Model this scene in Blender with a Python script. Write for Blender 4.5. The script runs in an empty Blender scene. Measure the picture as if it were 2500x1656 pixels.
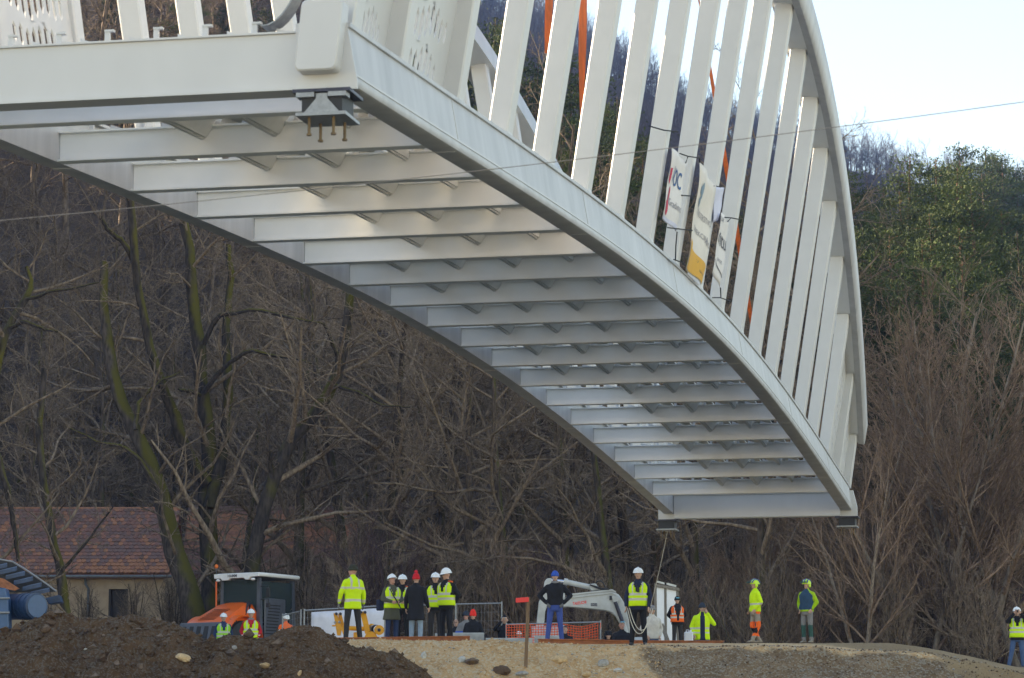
import bpy, math, random
import numpy as np
from mathutils import Vector, Matrix
from math import sin, cos, tan, pi, radians, atan, sqrt

random.seed(7)
RNG = np.random.default_rng(11)
SC = bpy.context.scene
COL = SC.collection

# ------------------------------------------------------------------ camera
FPX = 7500.0            # focal length in pixels of the 2500 px wide photograph
PITCH = 0.1442
cam_d = bpy.data.cameras.new('camera')
cam = bpy.data.objects.new('camera', cam_d)
COL.objects.link(cam)
cam.location = (0, 0, 0)
cam.rotation_euler = (pi / 2 + PITCH, 0, 0)
cam_d.sensor_width = 36.0
cam_d.lens = 36.0 * FPX / 2500.0
cam_d.clip_start = 0.5
cam_d.clip_end = 6000
cam_d.dof.use_dof = True
cam_d.dof.focus_distance = 78
cam_d.dof.aperture_fstop = 6.3
SC.camera = cam

# ------------------------------------------------------------------ light
SUN_EL = radians(24)
SUN_AZ = radians(-69)     # measured from +Y (view direction) towards +X
world = bpy.data.worlds.new('World')
SC.world = world
world.use_nodes = True
wn = world.node_tree
bg = wn.nodes['Background']
sky = wn.nodes.new('ShaderNodeTexSky')
sky.sky_type = 'NISHITA'
sky.sun_disc = False
sky.sun_elevation = SUN_EL
sky.sun_rotation = SUN_AZ
sky.altitude = 300
sky.air_density = 1.0
sky.dust_density = 0.15
sky.ozone_density = 1.0
wn.links.new(sky.outputs[0], bg.inputs[0])
bg.inputs[1].default_value = 0.085
sun_d = bpy.data.lights.new('sun', 'SUN')
sun_d.energy = 5.0
sun_d.angle = radians(0.6)
sun_d.color = (1.0, 0.93, 0.82)
sun = bpy.data.objects.new('sun', sun_d)
COL.objects.link(sun)
sdir = Vector((sin(SUN_AZ) * cos(SUN_EL), cos(SUN_AZ) * cos(SUN_EL), sin(SUN_EL)))
sun.rotation_euler = sdir.to_track_quat('Z', 'Y').to_euler()
sun.location = (-60, 80, 60)
SC.view_settings.view_transform = 'Standard'
SC.view_settings.look = 'None'
SC.view_settings.exposure = 2.25
SC.view_settings.gamma = 1.0
SC.view_settings.use_white_balance = True
SC.view_settings.white_balance_temperature = 8800
SC.view_settings.white_balance_tint = 10
SC.view_settings.use_curve_mapping = False
SC.cycles.volume_step_rate = 4.0
SC.cycles.max_bounces = 6
SC.cycles.transparent_max_bounces = 8

# ------------------------------------------------------------------ pixels to directions
CT, ST = cos(PITCH), sin(PITCH)
def ray(px, py):
    x = (px - 1250) / FPX
    u = -(py - 828) / FPX
    return Vector((x, CT - u * ST, ST + u * CT))
def at_y(px, py, Y):                # point on the pixel's ray at distance Y
    d = ray(px, py)
    return d * (Y / d.y)

# ------------------------------------------------------------------ numpy noise
def _hash(ix, iy, seed):
    h = (ix * 374761393 + iy * 668265263 + seed * 1442695041) & 0xFFFFFFFF
    h = ((h ^ (h >> 13)) * 1274126177) & 0xFFFFFFFF
    return ((h ^ (h >> 16)) & 0xFFFF) / 65535.0
def vnoise(x, y, seed=0):
    x = np.asarray(x, float); y = np.asarray(y, float)
    ix = np.floor(x).astype(np.int64); iy = np.floor(y).astype(np.int64)
    fx = x - ix; fy = y - iy
    fx = fx * fx * (3 - 2 * fx); fy = fy * fy * (3 - 2 * fy)
    a = _hash(ix, iy, seed); b = _hash(ix + 1, iy, seed)
    c = _hash(ix, iy + 1, seed); d = _hash(ix + 1, iy + 1, seed)
    return (a * (1 - fx) + b * fx) * (1 - fy) + (c * (1 - fx) + d * fx) * fy - 0.5
def fbm(x, y, octaves=4, seed=0, gain=0.5):
    s = 0; a = 1.0
    for o in range(octaves):
        s = s + a * vnoise(x * 2 ** o, y * 2 ** o, seed + o * 17)
        a *= gain
    return s
def smooth(a, b, x):
    t = np.clip((np.asarray(x, float) - a) / (b - a), 0, 1)
    return t * t * (3 - 2 * t)

# ------------------------------------------------------------------ materials
def new_mat(name):
    m = bpy.data.materials.new(name)
    m.use_nodes = True
    nt = m.node_tree
    return m, nt, nt.nodes['Principled BSDF']
def mat(name, col, rough=0.6, metal=0.0, var=0.0, vscale=6.0, bump=0.0, bscale=40.0, col2=None, stretch=(1, 1, 1), spec=0.5, trans=0.0, coord='Object'):
    """Plain colour with procedural mottling between col and col2 and fine relief."""
    m, nt, b = new_mat(name)
    b.inputs['Roughness'].default_value = rough
    b.inputs['Metallic'].default_value = metal
    b.inputs['Specular IOR Level'].default_value = spec
    if trans:
        b.inputs['Transmission Weight'].default_value = trans
    b.inputs['Base Color'].default_value = (*col, 1)
    if var or bump or col2:
        tc = nt.nodes.new('ShaderNodeTexCoord')
        mp = nt.nodes.new('ShaderNodeMapping')
        mp.inputs['Scale'].default_value = stretch
        nt.links.new(tc.outputs[coord], mp.inputs[0])
    if var or col2:
        n = nt.nodes.new('ShaderNodeTexNoise')
        n.inputs['Scale'].default_value = vscale
        n.inputs['Detail'].default_value = 5
        n.inputs['Roughness'].default_value = 0.62
        nt.links.new(mp.outputs[0], n.inputs['Vector'])
        r = nt.nodes.new('ShaderNodeValToRGB')
        c2 = col2 if col2 else tuple(c * (1 - var) for c in col)
        r.color_ramp.elements[0].position = 0.32
        r.color_ramp.elements[0].color = (*c2, 1)
        r.color_ramp.elements[1].position = 0.66
        r.color_ramp.elements[1].color = (*(tuple(min(1, c * (1 + var * 0.5)) for c in col)), 1)
        nt.links.new(n.outputs[0], r.inputs[0])
        nt.links.new(r.outputs[0], b.inputs['Base Color'])
    if bump:
        n2 = nt.nodes.new('ShaderNodeTexNoise')
        n2.inputs['Scale'].default_value = bscale
        n2.inputs['Detail'].default_value = 4
        nt.links.new(mp.outputs[0], n2.inputs['Vector'])
        bp = nt.nodes.new('ShaderNodeBump')
        bp.inputs['Strength'].default_value = bump
        bp.inputs['Distance'].default_value = 0.02
        nt.links.new(n2.outputs[0], bp.inputs['Height'])
        nt.links.new(bp.outputs[0], b.inputs['Normal'])
    return m

M = {}
M['white'] = mat('white_bridge_paint', (0.565, 0.558, 0.558), 0.38, var=0.05, vscale=1.5, bump=0.05, bscale=5, stretch=(1, 1, 0.6))
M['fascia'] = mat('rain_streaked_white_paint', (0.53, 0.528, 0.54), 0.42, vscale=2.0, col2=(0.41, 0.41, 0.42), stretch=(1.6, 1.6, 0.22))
M['beam'] = mat('brightened_white_paint', (0.84, 0.84, 0.83), 0.4, var=0.05, vscale=1.5)  # bridge white made lighter, stands in for light missing under the deck
M['hanger'] = mat('white_hanger_paint', (0.60, 0.592, 0.588), 0.42, var=0.04, vscale=2)
M['deckrib'] = mat('primer_deck_steel', (0.70, 0.69, 0.65), 0.5, var=0.1, vscale=3)
M['blackrubber'] = mat('black_rubber', (0.015, 0.015, 0.018), 0.55, var=0.2)
M['zinc'] = mat('galvanised_steel', (0.30, 0.31, 0.325), 0.45, 0.4, var=0.2, vscale=20)
M['darksteel'] = mat('dark_bearing_steel', (0.05, 0.05, 0.07), 0.4, 0.6, var=0.3)
M['brass'] = mat('rusty_bolt', (0.16, 0.105, 0.055), 0.6, 0.5, var=0.3)
M['orange_sling'] = mat('orange_lifting_sling', (0.75, 0.13, 0.02), 0.75, col2=(0.42, 0.09, 0.02), vscale=4, stretch=(3, 3, 0.4), bump=0.3, bscale=60)
M['banner'] = mat('white_banner_cloth', (0.78, 0.74, 0.73), 0.7, var=0.05)
M['banner_cream'] = mat('cream_banner_cloth', (0.78, 0.72, 0.66), 0.7, var=0.05)
M['banner_lilac'] = mat('lilac_banner_cloth', (0.66, 0.67, 0.82), 0.7, var=0.05)
M['banner_yellow'] = mat('yellow_print', (0.80, 0.42, 0.06), 0.7, var=0.06)
M['print_blue'] = mat('blue_print', (0.03, 0.12, 0.32), 0.7)
M['print_slate'] = mat('slate_blue_print', (0.20, 0.30, 0.38), 0.7)
M['print_dark'] = mat('dark_print', (0.06, 0.06, 0.09), 0.7)
M['print_grey'] = mat('grey_print', (0.30, 0.28, 0.30), 0.7)
M['print_red'] = mat('red_print', (0.65, 0.04, 0.09), 0.7)
M['black_cord'] = mat('black_cord', (0.012, 0.012, 0.014), 0.8)
M['wire'] = mat('steel_wire', (0.20, 0.18, 0.17), 0.5, 0.4)
M['rope'] = mat('white_rope', (0.66, 0.62, 0.55), 0.85, var=0.2, vscale=60)
M['rust'] = mat('rusty_steel', (0.46, 0.165, 0.07), 0.85, col2=(0.22, 0.085, 0.045), vscale=7, bump=0.3, bscale=30)
M['concrete'] = mat('grey_concrete', (0.40, 0.40, 0.39), 0.85, col2=(0.27, 0.27, 0.265), vscale=5, bump=0.2, bscale=60)
M['stake_wood'] = mat('weathered_wood', (0.26, 0.16, 0.09), 0.85, col2=(0.15, 0.09, 0.055), vscale=8, stretch=(6, 6, 0.6))
M['grey_wood'] = mat('grey_weathered_wood', (0.24, 0.21, 0.18), 0.9, col2=(0.14, 0.12, 0.10), vscale=8, stretch=(6, 6, 0.6))
M['flag_red'] = mat('fluorescent_red_paint', (0.95, 0.06, 0.05), 0.6)
M['tarp'] = mat('white_fence_tarp', (0.66, 0.66, 0.74), 0.55, var=0.12, vscale=3, bump=0.5, bscale=4)
M['net'] = mat('orange_barrier_net', (0.90, 0.13, 0.04), 0.6, var=0.1)
M['panel_white'] = mat('white_board', (0.70, 0.72, 0.78), 0.4, var=0.05)
M['roller_orange'] = mat('orange_machine_paint', (0.86, 0.13, 0.015), 0.3, var=0.06, vscale=3)
M['roller_grey'] = mat('anthracite_machine_paint', (0.085, 0.095, 0.12), 0.4, var=0.15)
M['roller_white'] = mat('white_cab_roof', (0.76, 0.76, 0.76), 0.35, var=0.04)
M['black'] = mat('black_plastic', (0.012, 0.012, 0.014), 0.5)
M['tyre'] = mat('tyre_rubber', (0.03, 0.03, 0.03), 0.85, var=0.3, bump=0.4)
M['exca'] = mat('light_grey_machine_paint', (0.52, 0.53, 0.52), 0.42, col2=(0.40, 0.40, 0.385), vscale=3)
M['chrome'] = mat('chromed_rod', (0.75, 0.76, 0.80), 0.12, 1.0)
M['yellow'] = mat('yellow_machine_paint', (0.80, 0.36, 0.015), 0.4, col2=(0.62, 0.26, 0.012), vscale=5)
M['blue_paint'] = mat('blue_machine_paint', (0.018, 0.055, 0.13), 0.42, col2=(0.009, 0.025, 0.06), vscale=4)
M['blue_light'] = mat('light_blue_machine_paint', (0.03, 0.095, 0.21), 0.4, var=0.08)
M['amber'] = mat('amber_lens', (0.85, 0.16, 0.02), 0.25)
M['plaster'] = mat('ochre_plaster', (0.46, 0.335, 0.225), 0.9, col2=(0.36, 0.25, 0.165), vscale=2.2, bump=0.1)
M['dark_wood'] = mat('dark_door_wood', (0.035, 0.025, 0.022), 0.7, var=0.3)
M['fascia_board'] = mat('grey_eaves_board', (0.10, 0.095, 0.095), 0.8, var=0.3)
M['gutter'] = mat('weathered_downpipe', (0.15, 0.17, 0.19), 0.5, 0.3, var=0.2)
for i, c in enumerate([(0.30, 0.125, 0.08), (0.23, 0.105, 0.08), (0.36, 0.15, 0.08), (0.18, 0.10, 0.085)]):
    M['tile%d' % i] = mat('clay_roof_tile_%s' % 'abcd'[i], c, 0.85, var=0.35, vscale=9)

def glass_mat():
    m, nt, b = new_mat('tinted_cab_glass')
    b.inputs['Base Color'].default_value = (0.13, 0.18, 0.18, 1)
    b.inputs['Roughness'].default_value = 0.04
    b.inputs['Transmission Weight'].default_value = 0.75
    b.inputs['IOR'].default_value = 1.12
    return m
M['glass'] = glass_mat()

def bark_mat(name, dark, light, moss=None, amount=0.5):
    m, nt, b = new_mat(name)
    b.inputs['Roughness'].default_value = 0.9
    b.inputs['Specular IOR Level'].default_value = 0.2
    tc = nt.nodes.new('ShaderNodeTexCoord')
    mp = nt.nodes.new('ShaderNodeMapping'); mp.inputs['Scale'].default_value = (5, 5, 1.2)
    nt.links.new(tc.outputs['Object'], mp.inputs[0])
    n = nt.nodes.new('ShaderNodeTexNoise'); n.inputs['Scale'].default_value = 2.5; n.inputs['Detail'].default_value = 6
    nt.links.new(mp.outputs[0], n.inputs['Vector'])
    r = nt.nodes.new('ShaderNodeValToRGB')
    r.color_ramp.elements[0].position = 0.35; r.color_ramp.elements[0].color = (*dark, 1)
    r.color_ramp.elements[1].position = 0.68; r.color_ramp.elements[1].color = (*light, 1)
    nt.links.new(n.outputs[0], r.inputs[0])
    out = r.outputs[0]
    # every tree a little different
    oi = nt.nodes.new('ShaderNodeObjectInfo')
    hs = nt.nodes.new('ShaderNodeHueSaturation')
    mr = nt.nodes.new('ShaderNodeMapRange'); mr.inputs[3].default_value = 0.65; mr.inputs[4].default_value = 1.35
    nt.links.new(oi.outputs['Random'], mr.inputs[0])
    nt.links.new(mr.outputs[0], hs.inputs['Value'])
    nt.links.new(out, hs.inputs['Color']); out = hs.outputs[0]
    if moss:
        g = nt.nodes.new('ShaderNodeNewGeometry')
        sx = nt.nodes.new('ShaderNodeSeparateXYZ'); nt.links.new(g.outputs['Normal'], sx.inputs[0])
        n2 = nt.nodes.new('ShaderNodeTexNoise'); n2.inputs['Scale'].default_value = 0.9; n2.inputs['Detail'].default_value = 5
        nt.links.new(tc.outputs['Object'], n2.inputs['Vector'])
        # moss sits on the upper side of limbs and on the right flank of trunks
        ad = nt.nodes.new('ShaderNodeMath'); ad.operation = 'MULTIPLY_ADD'
        nt.links.new(sx.outputs['Z'], ad.inputs[0]); ad.inputs[1].default_value = 0.45
        nt.links.new(n2.outputs[0], ad.inputs[2])
        ad2 = nt.nodes.new('ShaderNodeMath'); ad2.operation = 'MULTIPLY_ADD'
        nt.links.new(sx.outputs['X'], ad2.inputs[0]); ad2.inputs[1].default_value = 0.16
        nt.links.new(ad.outputs[0], ad2.inputs[2])
        rr = nt.nodes.new('ShaderNodeValToRGB')
        rr.color_ramp.elements[0].position = 0.62 - 0.2 * amount; rr.color_ramp.elements[0].color = (0, 0, 0, 1)
        rr.color_ramp.elements[1].position = 0.80 - 0.2 * amount; rr.color_ramp.elements[1].color = (1, 1, 1, 1)
        nt.links.new(ad2.outputs[0], rr.inputs[0])
        mx = nt.nodes.new('ShaderNodeMixRGB'); mx.inputs[2].default_value = (*moss, 1)
        nt.links.new(rr.outputs[0], mx.inputs[0]); nt.links.new(out, mx.inputs[1])
        out = mx.outputs[0]
    nt.links.new(out, b.inputs['Base Color'])
    return m
M['bark'] = bark_mat('grey_brown_bark', (0.042, 0.031, 0.025), (0.125, 0.092, 0.072), (0.070, 0.068, 0.016), 0.25)
M['bark_moss'] = bark_mat('mossy_bark', (0.022, 0.018, 0.016), (0.075, 0.058, 0.05), (0.082, 0.072, 0.014), 0.52)
M['twig'] = bark_mat('bare_twigs', (0.125, 0.088, 0.064), (0.31, 0.232, 0.172))
M['twig_far'] = bark_mat('shade_darkened_far_twigs', (0.055, 0.042, 0.038), (0.12, 0.093, 0.082))  # twig colour darkened to stand in for shade on the far hill
M['twig_mid'] = bark_mat('shade_darkened_slope_twigs', (0.085, 0.062, 0.048), (0.21, 0.158, 0.122))  # milder darkening of the twigs, stands in for shade on the slope
M['twig_red'] = bark_mat('reddish_bare_twigs', (0.17, 0.108, 0.076), (0.34, 0.235, 0.17))
M['twig_purple'] = bark_mat('purplish_bare_twigs', (0.05, 0.03, 0.034), (0.11, 0.07, 0.075))
M['bark_pale'] = bark_mat('pale_grey_bark', (0.13, 0.10, 0.08), (0.27, 0.215, 0.17))
M['pine_bark'] = bark_mat('pine_bark', (0.07, 0.045, 0.035), (0.20, 0.11, 0.07))

def foliage_mat(name, a, b2):
    m, nt, b = new_mat(name)
    b.inputs['Roughness'].default_value = 0.75
    b.inputs['Specular IOR Level'].default_value = 0.25
    tc = nt.nodes.new('ShaderNodeTexCoord')
    n = nt.nodes.new('ShaderNodeTexNoise'); n.inputs['Scale'].default_value = 0.8; n.inputs['Detail'].default_value = 4
    nt.links.new(tc.outputs['Object'], n.inputs['Vector'])
    r = nt.nodes.new('ShaderNodeValToRGB')
    r.color_ramp.elements[0].position = 0.35; r.color_ramp.elements[0].color = (*a, 1)
    r.color_ramp.elements[1].position = 0.68; r.color_ramp.elements[1].color = (*b2, 1)
    nt.links.new(n.outputs[0], r.inputs[0])
    oi = nt.nodes.new('ShaderNodeObjectInfo')
    hs = nt.nodes.new('ShaderNodeHueSaturation')
    mr = nt.nodes.new('ShaderNodeMapRange'); mr.inputs[3].default_value = 0.75; mr.inputs[4].default_value = 1.25
    nt.links.new(oi.outputs['Random'], mr.inputs[0]); nt.links.new(mr.outputs[0], hs.inputs['Value'])
    nt.links.new(r.outputs[0], hs.inputs['Color'])
    nt.links.new(hs.outputs[0], b.inputs['Base Color'])
    return m
M['needles'] = foliage_mat('pine_needles', (0.030, 0.050, 0.018), (0.085, 0.115, 0.030))
M['needles_dark'] = foliage_mat('spruce_needles', (0.016, 0.030, 0.014), (0.042, 0.064, 0.024))

# ------------------------------------------------------------------ mesh helpers
class MB:
    """Collects shapes, then links them as ONE mesh object."""
    def __init__(self):
        self.v = []; self.f = []; self.mi = []
    def add(self, verts, faces, mi=0):
        o = len(self.v)
        self.v.extend([tuple(p) for p in verts])
        self.f.extend([tuple(i + o for i in q) for q in faces])
        self.mi.extend([mi] * len(faces))
        return self
    def box(self, c, s, R=None, mi=0):
        """centre c, full sizes s, optional rotation matrix R (3x3)"""
        vs = []
        for x in (-.5, .5):
            for y in (-.5, .5):
                for z in (-.5, .5):
                    p = Vector((x * s[0], y * s[1], z * s[2]))
                    if R is not None: p = R @ p
                    vs.append(p + Vector(c))
        return self.add(vs, [(0, 1, 3, 2), (4, 6, 7, 5), (0, 4, 5, 1), (2, 3, 7, 6), (0, 2, 6, 4), (1, 5, 7, 3)], mi)
    def hexa(self, p, mi=0):
        """8 points: bottom ring 0-3, top ring 4-7"""
        return self.add(p, [(3, 2, 1, 0), (4, 5, 6, 7), (0, 1, 5, 4), (1, 2, 6, 5), (2, 3, 7, 6), (3, 0, 4, 7)], mi)
    def prism(self, poly, off, mi=0):
        """polygon (list of points) extruded by vector off"""
        n = len(poly); off = Vector(off)
        vs = [Vector(p) for p in poly] + [Vector(p) + off for p in poly]
        fs = [tuple(range(n - 1, -1, -1)), tuple(range(n, 2 * n))]
        fs += [(i, (i + 1) % n, n + (i + 1) % n, n + i) for i in range(n)]
        return self.add(vs, fs, mi)
    def loft(self, rings, closed=True, caps=True, mi=0):
        n = len(rings[0]); vs = [p for r in rings for p in r]; fs = []
        m = n if closed else n - 1
        for k in range(len(rings) - 1):
            for i in range(m):
                j = (i + 1) % n
                fs.append((k * n + i, k * n + j, (k + 1) * n + j, (k + 1) * n + i))
        if caps and closed:
            fs.append(tuple(range(n - 1, -1, -1)))
            fs.append(tuple((len(rings) - 1) * n + i for i in range(n)))
        return self.add(vs, fs, mi)
    def tube(self, pts, rad, n=8, caps=True, mi=0):
        pts = [Vector(p) for p in pts]
        if not hasattr(rad, '__len__'): rad = [rad] * len(pts)
        rings = []
        up = None
        for i, p in enumerate(pts):
            d = (pts[min(i + 1, len(pts) - 1)] - pts[max(i - 1, 0)])
            d = d.normalized() if d.length > 1e-9 else Vector((0, 0, 1))
            if up is None:
                a = Vector((1, 0, 0)) if abs(d.x) < .8 else Vector((0, 1, 0))
                up = d.cross(a).normalized()
            up = (up - d * up.dot(d))
            up = up.normalized() if up.length > 1e-6 else d.orthogonal().normalized()
            w = d.cross(up)
            rings.append([p + (up * cos(2 * pi * k / n) + w * sin(2 * pi * k / n)) * rad[i] for k in range(n)])
        return self.loft(rings, True, caps, mi)
    def capsule(self, a, b, ra, rb, n=10, mi=0):
        a = Vector(a); b = Vector(b); d = (b - a).normalized() if (b - a).length > 1e-6 else Vector((0, 0, 1))
        P = [a - d * ra * .98, a - d * ra * .7, a, b, b + d * rb * .7, b + d * rb * .98]
        return self.tube(P, [ra * .15, ra * .72, ra, rb, rb * .72, rb * .15], n, True, mi)
    def ellipsoid(self, c, r, nu=12, nv=8, R=None, mi=0):
        c = Vector(c); rings = []
        for j in range(nv + 1):
            ph = -pi / 2 + pi * (j + .12) / (nv + .24)
            ring = []
            for i in range(nu):
                th = 2 * pi * i / nu
                p = Vector((r[0] * cos(ph) * cos(th), r[1] * cos(ph) * sin(th), r[2] * sin(ph)))
                if R is not None: p = R @ p
                ring.append(c + p)
            rings.append(ring)
        return self.loft(rings, True, True, mi)
    def lathe(self, prof, c=(0, 0, 0), n=24, axis=None, mi=0, caps=True):
        """profile of (radius, height) turned round the axis (a 3x3 whose columns are x, y, axis)"""
        R = axis if axis is not None else Matrix.Identity(3); c = Vector(c)
        rings = [[c + R @ Vector((r * cos(2 * pi * i / n), r * sin(2 * pi * i / n), h)) for i in range(n)] for r, h in prof]
        return self.loft(rings, True, caps, mi)
    def mesh(self, name, mats, origin=(0, 0, 0), smooth_angle=None):
        me = bpy.data.meshes.new(name)
        o = Vector(origin)
        me.from_pydata([(p[0] - o.x, p[1] - o.y, p[2] - o.z) for p in self.v], [], self.f)
        if not isinstance(mats, (list, tuple)): mats = [mats]
        for m in mats: me.materials.append(m)
        if len(mats) > 1: me.polygons.foreach_set('material_index', self.mi)
        if smooth_angle is not None:
            me.polygons.foreach_set('use_smooth', [True] * len(me.polygons))
            me.set_sharp_from_angle(angle=radians(smooth_angle))
        me.update()
        return me
    def build(self, name, mats, parent=None, origin=None, smooth_angle=None):
        """One linked object; vertices are world coordinates, origin is the parent's place (or given)."""
        if origin is None: origin = parent['_o'] if parent is not None and '_o' in parent else (0, 0, 0)
        me = self.mesh(name, mats, origin, smooth_angle)
        return link(name, me, parent, (0, 0, 0) if parent is not None else origin)
ORIG = {}
def link(name, me, parent=None, loc=(0, 0, 0)):
    o = bpy.data.objects.new(name, me)
    COL.objects.link(o)
    o.location = loc
    if parent is not None: o.parent = parent
    return o
def thing(name, label, cat, loc=(0, 0, 0), group=None, rz=0):
    o = bpy.data.objects.new(name, None)
    o.empty_display_size = 0.3
    COL.objects.link(o)
    o.location = loc; o.rotation_euler = (0, 0, rz)
    tag(o, label, cat, group)
    ORIG[o.name] = Vector(loc)
    return o
def tag(o, label=None, cat=None, group=None, kind=None):
    if label: o['label'] = label
    if cat: o['category'] = cat
    if group: o['group'] = group
    if kind: o['kind'] = kind
    return o
def part(mb, name, mats, parent, smooth_angle=None, top=None):
    """A part in world coordinates under its thing (top = the thing, if parent is itself a part)."""
    org = ORIG[(top or parent).name]
    return mb.build(name, mats, parent, org, smooth_angle)
def lpart(mb, name, mats, parent, smooth_angle=None):
    """A part in the thing's own coordinates."""
    return mb.build(name, mats, parent, (0, 0, 0), smooth_angle)
def copy_tree(o, parent=None):
    c = o.copy(); COL.objects.link(c); c.parent = parent
    for ch in list(o.children): copy_tree(ch, c)
    return c
def text_shape(s, size, bold=0.0):
    cu = bpy.data.curves.new('lettering', 'FONT')
    cu.body = s; cu.size = size; cu.align_x = 'CENTER'; cu.align_y = 'CENTER'; cu.offset = bold; cu.resolution_u = 3
    ob = bpy.data.objects.new('lettering', cu); COL.objects.link(ob)
    bpy.context.view_layer.update()
    me = ob.evaluated_get(bpy.context.evaluated_depsgraph_get()).to_mesh()
    vs = [tuple(v.co) for v in me.vertices]; fs = [tuple(p.vertices) for p in me.polygons]
    ob.evaluated_get(bpy.context.evaluated_depsgraph_get()).to_mesh_clear()
    bpy.data.objects.remove(ob); bpy.data.curves.remove(cu)
    return vs, fs
# ================================================================== TERRAIN
def ray_slope(py):
    d = ray(1250, py); return d.z / d.y
CREST_Y = 74.0
_cx = np.array([-900, 0, 870, 1150, 1300, 1500, 1700, 1900, 2000, 2100, 2220, 2280, 2350, 2450, 2500, 2700, 3300], float)
_cy = np.array([1575, 1570, 1563, 1562, 1570, 1575, 1578, 1579, 1583, 1590, 1591, 1597, 1612, 1634, 1646, 1668, 1690], float)
_cX = (_cx - 1250) / FPX * CREST_Y * 1.0035
_cZ = np.array([ray_slope(y) * CREST_Y for y in _cy])
def crest(X): return np.interp(X, _cX, _cZ)
def ground(X, Y):
    """Height of the ground sheet."""
    X = np.asarray(X, float); Y = np.asarray(Y, float)
    c = crest(X)
    bank = c - 0.72 * (CREST_Y - Y)
    bank = np.maximum(bank, -1.75 - .6 * smooth(3, 6, Y))
    rise = np.interp(Y, [74, 78, 81.5, 84, 90, 93, 96, 104, 112], [0, .12, .30, 0, -.02, .02, .15, .30, 1.2])
    flat = 3.43 + rise
    pit = smooth(-3.6, -2.4, X) * (1 - smooth(6.6, 7.6, X)) * smooth(81.5, 83.5, Y) * (1 - smooth(92, 95, Y))
    flat = flat * (1 - pit) + 3.12 * pit
    far_right = smooth(9, 14, X)
    flat = flat * (1 - far_right) + (2.75 + 0.62 * smooth(76, 90, Y) + rise * .2) * far_right
    k = smooth(74.0, 76.5, Y)
    plateau = c * (1 - k) + np.maximum(flat, 0) * k
    z = np.where(Y < CREST_Y, bank, plateau)
    # wooded hillside
    st_ = 107 + 23 * smooth(-5.5, -9.5, X) * smooth(-60, -45, X)
    s = 0.20 + 0.27 * smooth(0, -34, X) - 0.07 * smooth(4, 30, X)
    s = s * 78 / (185 - st_)
    left = smooth(0, -40, X)
    h = np.maximum(0, np.minimum(Y, 185) - st_) * s + np.maximum(0, np.minimum(Y, 300) - 185) * (0.17 + .16 * left) \
        + np.maximum(0, np.minimum(Y, 950) - 300) * (0.305 - .03 * left) - np.maximum(0, Y - 990) * 0.12
    h = h + np.clip(-X - 40, 0, 72) * 0.9 * smooth(52, 92, Y) * (1 - smooth(165, 200, Y))  # unseen spur on the left, shaped to keep sun off the bank
    h = h - (np.clip(X - 12, 0, 48) * 0.50 + np.clip(X - 60, 0, 90) * 0.27) * smooth(300, 640, Y)
    h = h + 4 * fbm(X / 40, Y / 40, 3, 5) * smooth(112, 180, Y) + 10 * fbm(X / 110, Y / 110, 3, 9) * smooth(300, 700, Y)
    return z + np.maximum(h, 0)
def gz(x, y): return float(ground(np.array([x]), np.array([y]))[0])

def grid_mesh(name, xs, ys, zf, mats):
    Xg, Yg = np.meshgrid(xs, ys)
    Z = zf(Xg, Yg)
    nx, ny = len(xs), len(ys)
    co = np.stack([Xg.ravel(), Yg.ravel(), Z.ravel()], 1)
    idx = np.arange(nx * ny).reshape(ny, nx)
    q = np.stack([idx[:-1, :-1].ravel(), idx[:-1, 1:].ravel(), idx[1:, 1:].ravel(), idx[1:, :-1].ravel()], 1)
    return np_mesh(name, co, q, mats, True)
def np_mesh(name, co, faces, mats, smooth_shade=False, mi=None):
    me = bpy.data.meshes.new(name)
    nf, k = faces.shape
    me.vertices.add(len(co)); me.vertices.foreach_set('co', np.ascontiguousarray(co, np.float32).ravel())
    me.loops.add(nf * k); me.loops.foreach_set('vertex_index', np.ascontiguousarray(faces, np.int32).ravel())
    me.polygons.add(nf)
    me.polygons.foreach_set('loop_start', np.arange(0, nf * k, k, dtype=np.int32))
    if not isinstance(mats, (list, tuple)): mats = [mats]
    for m in mats: me.materials.append(m)
    if mi is not None: me.polygons.foreach_set('material_index', np.ascontiguousarray(mi, np.int32))
    me.polygons.foreach_set('use_smooth', np.full(nf, smooth_shade))
    me.update(calc_edges=True)
    return me

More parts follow.
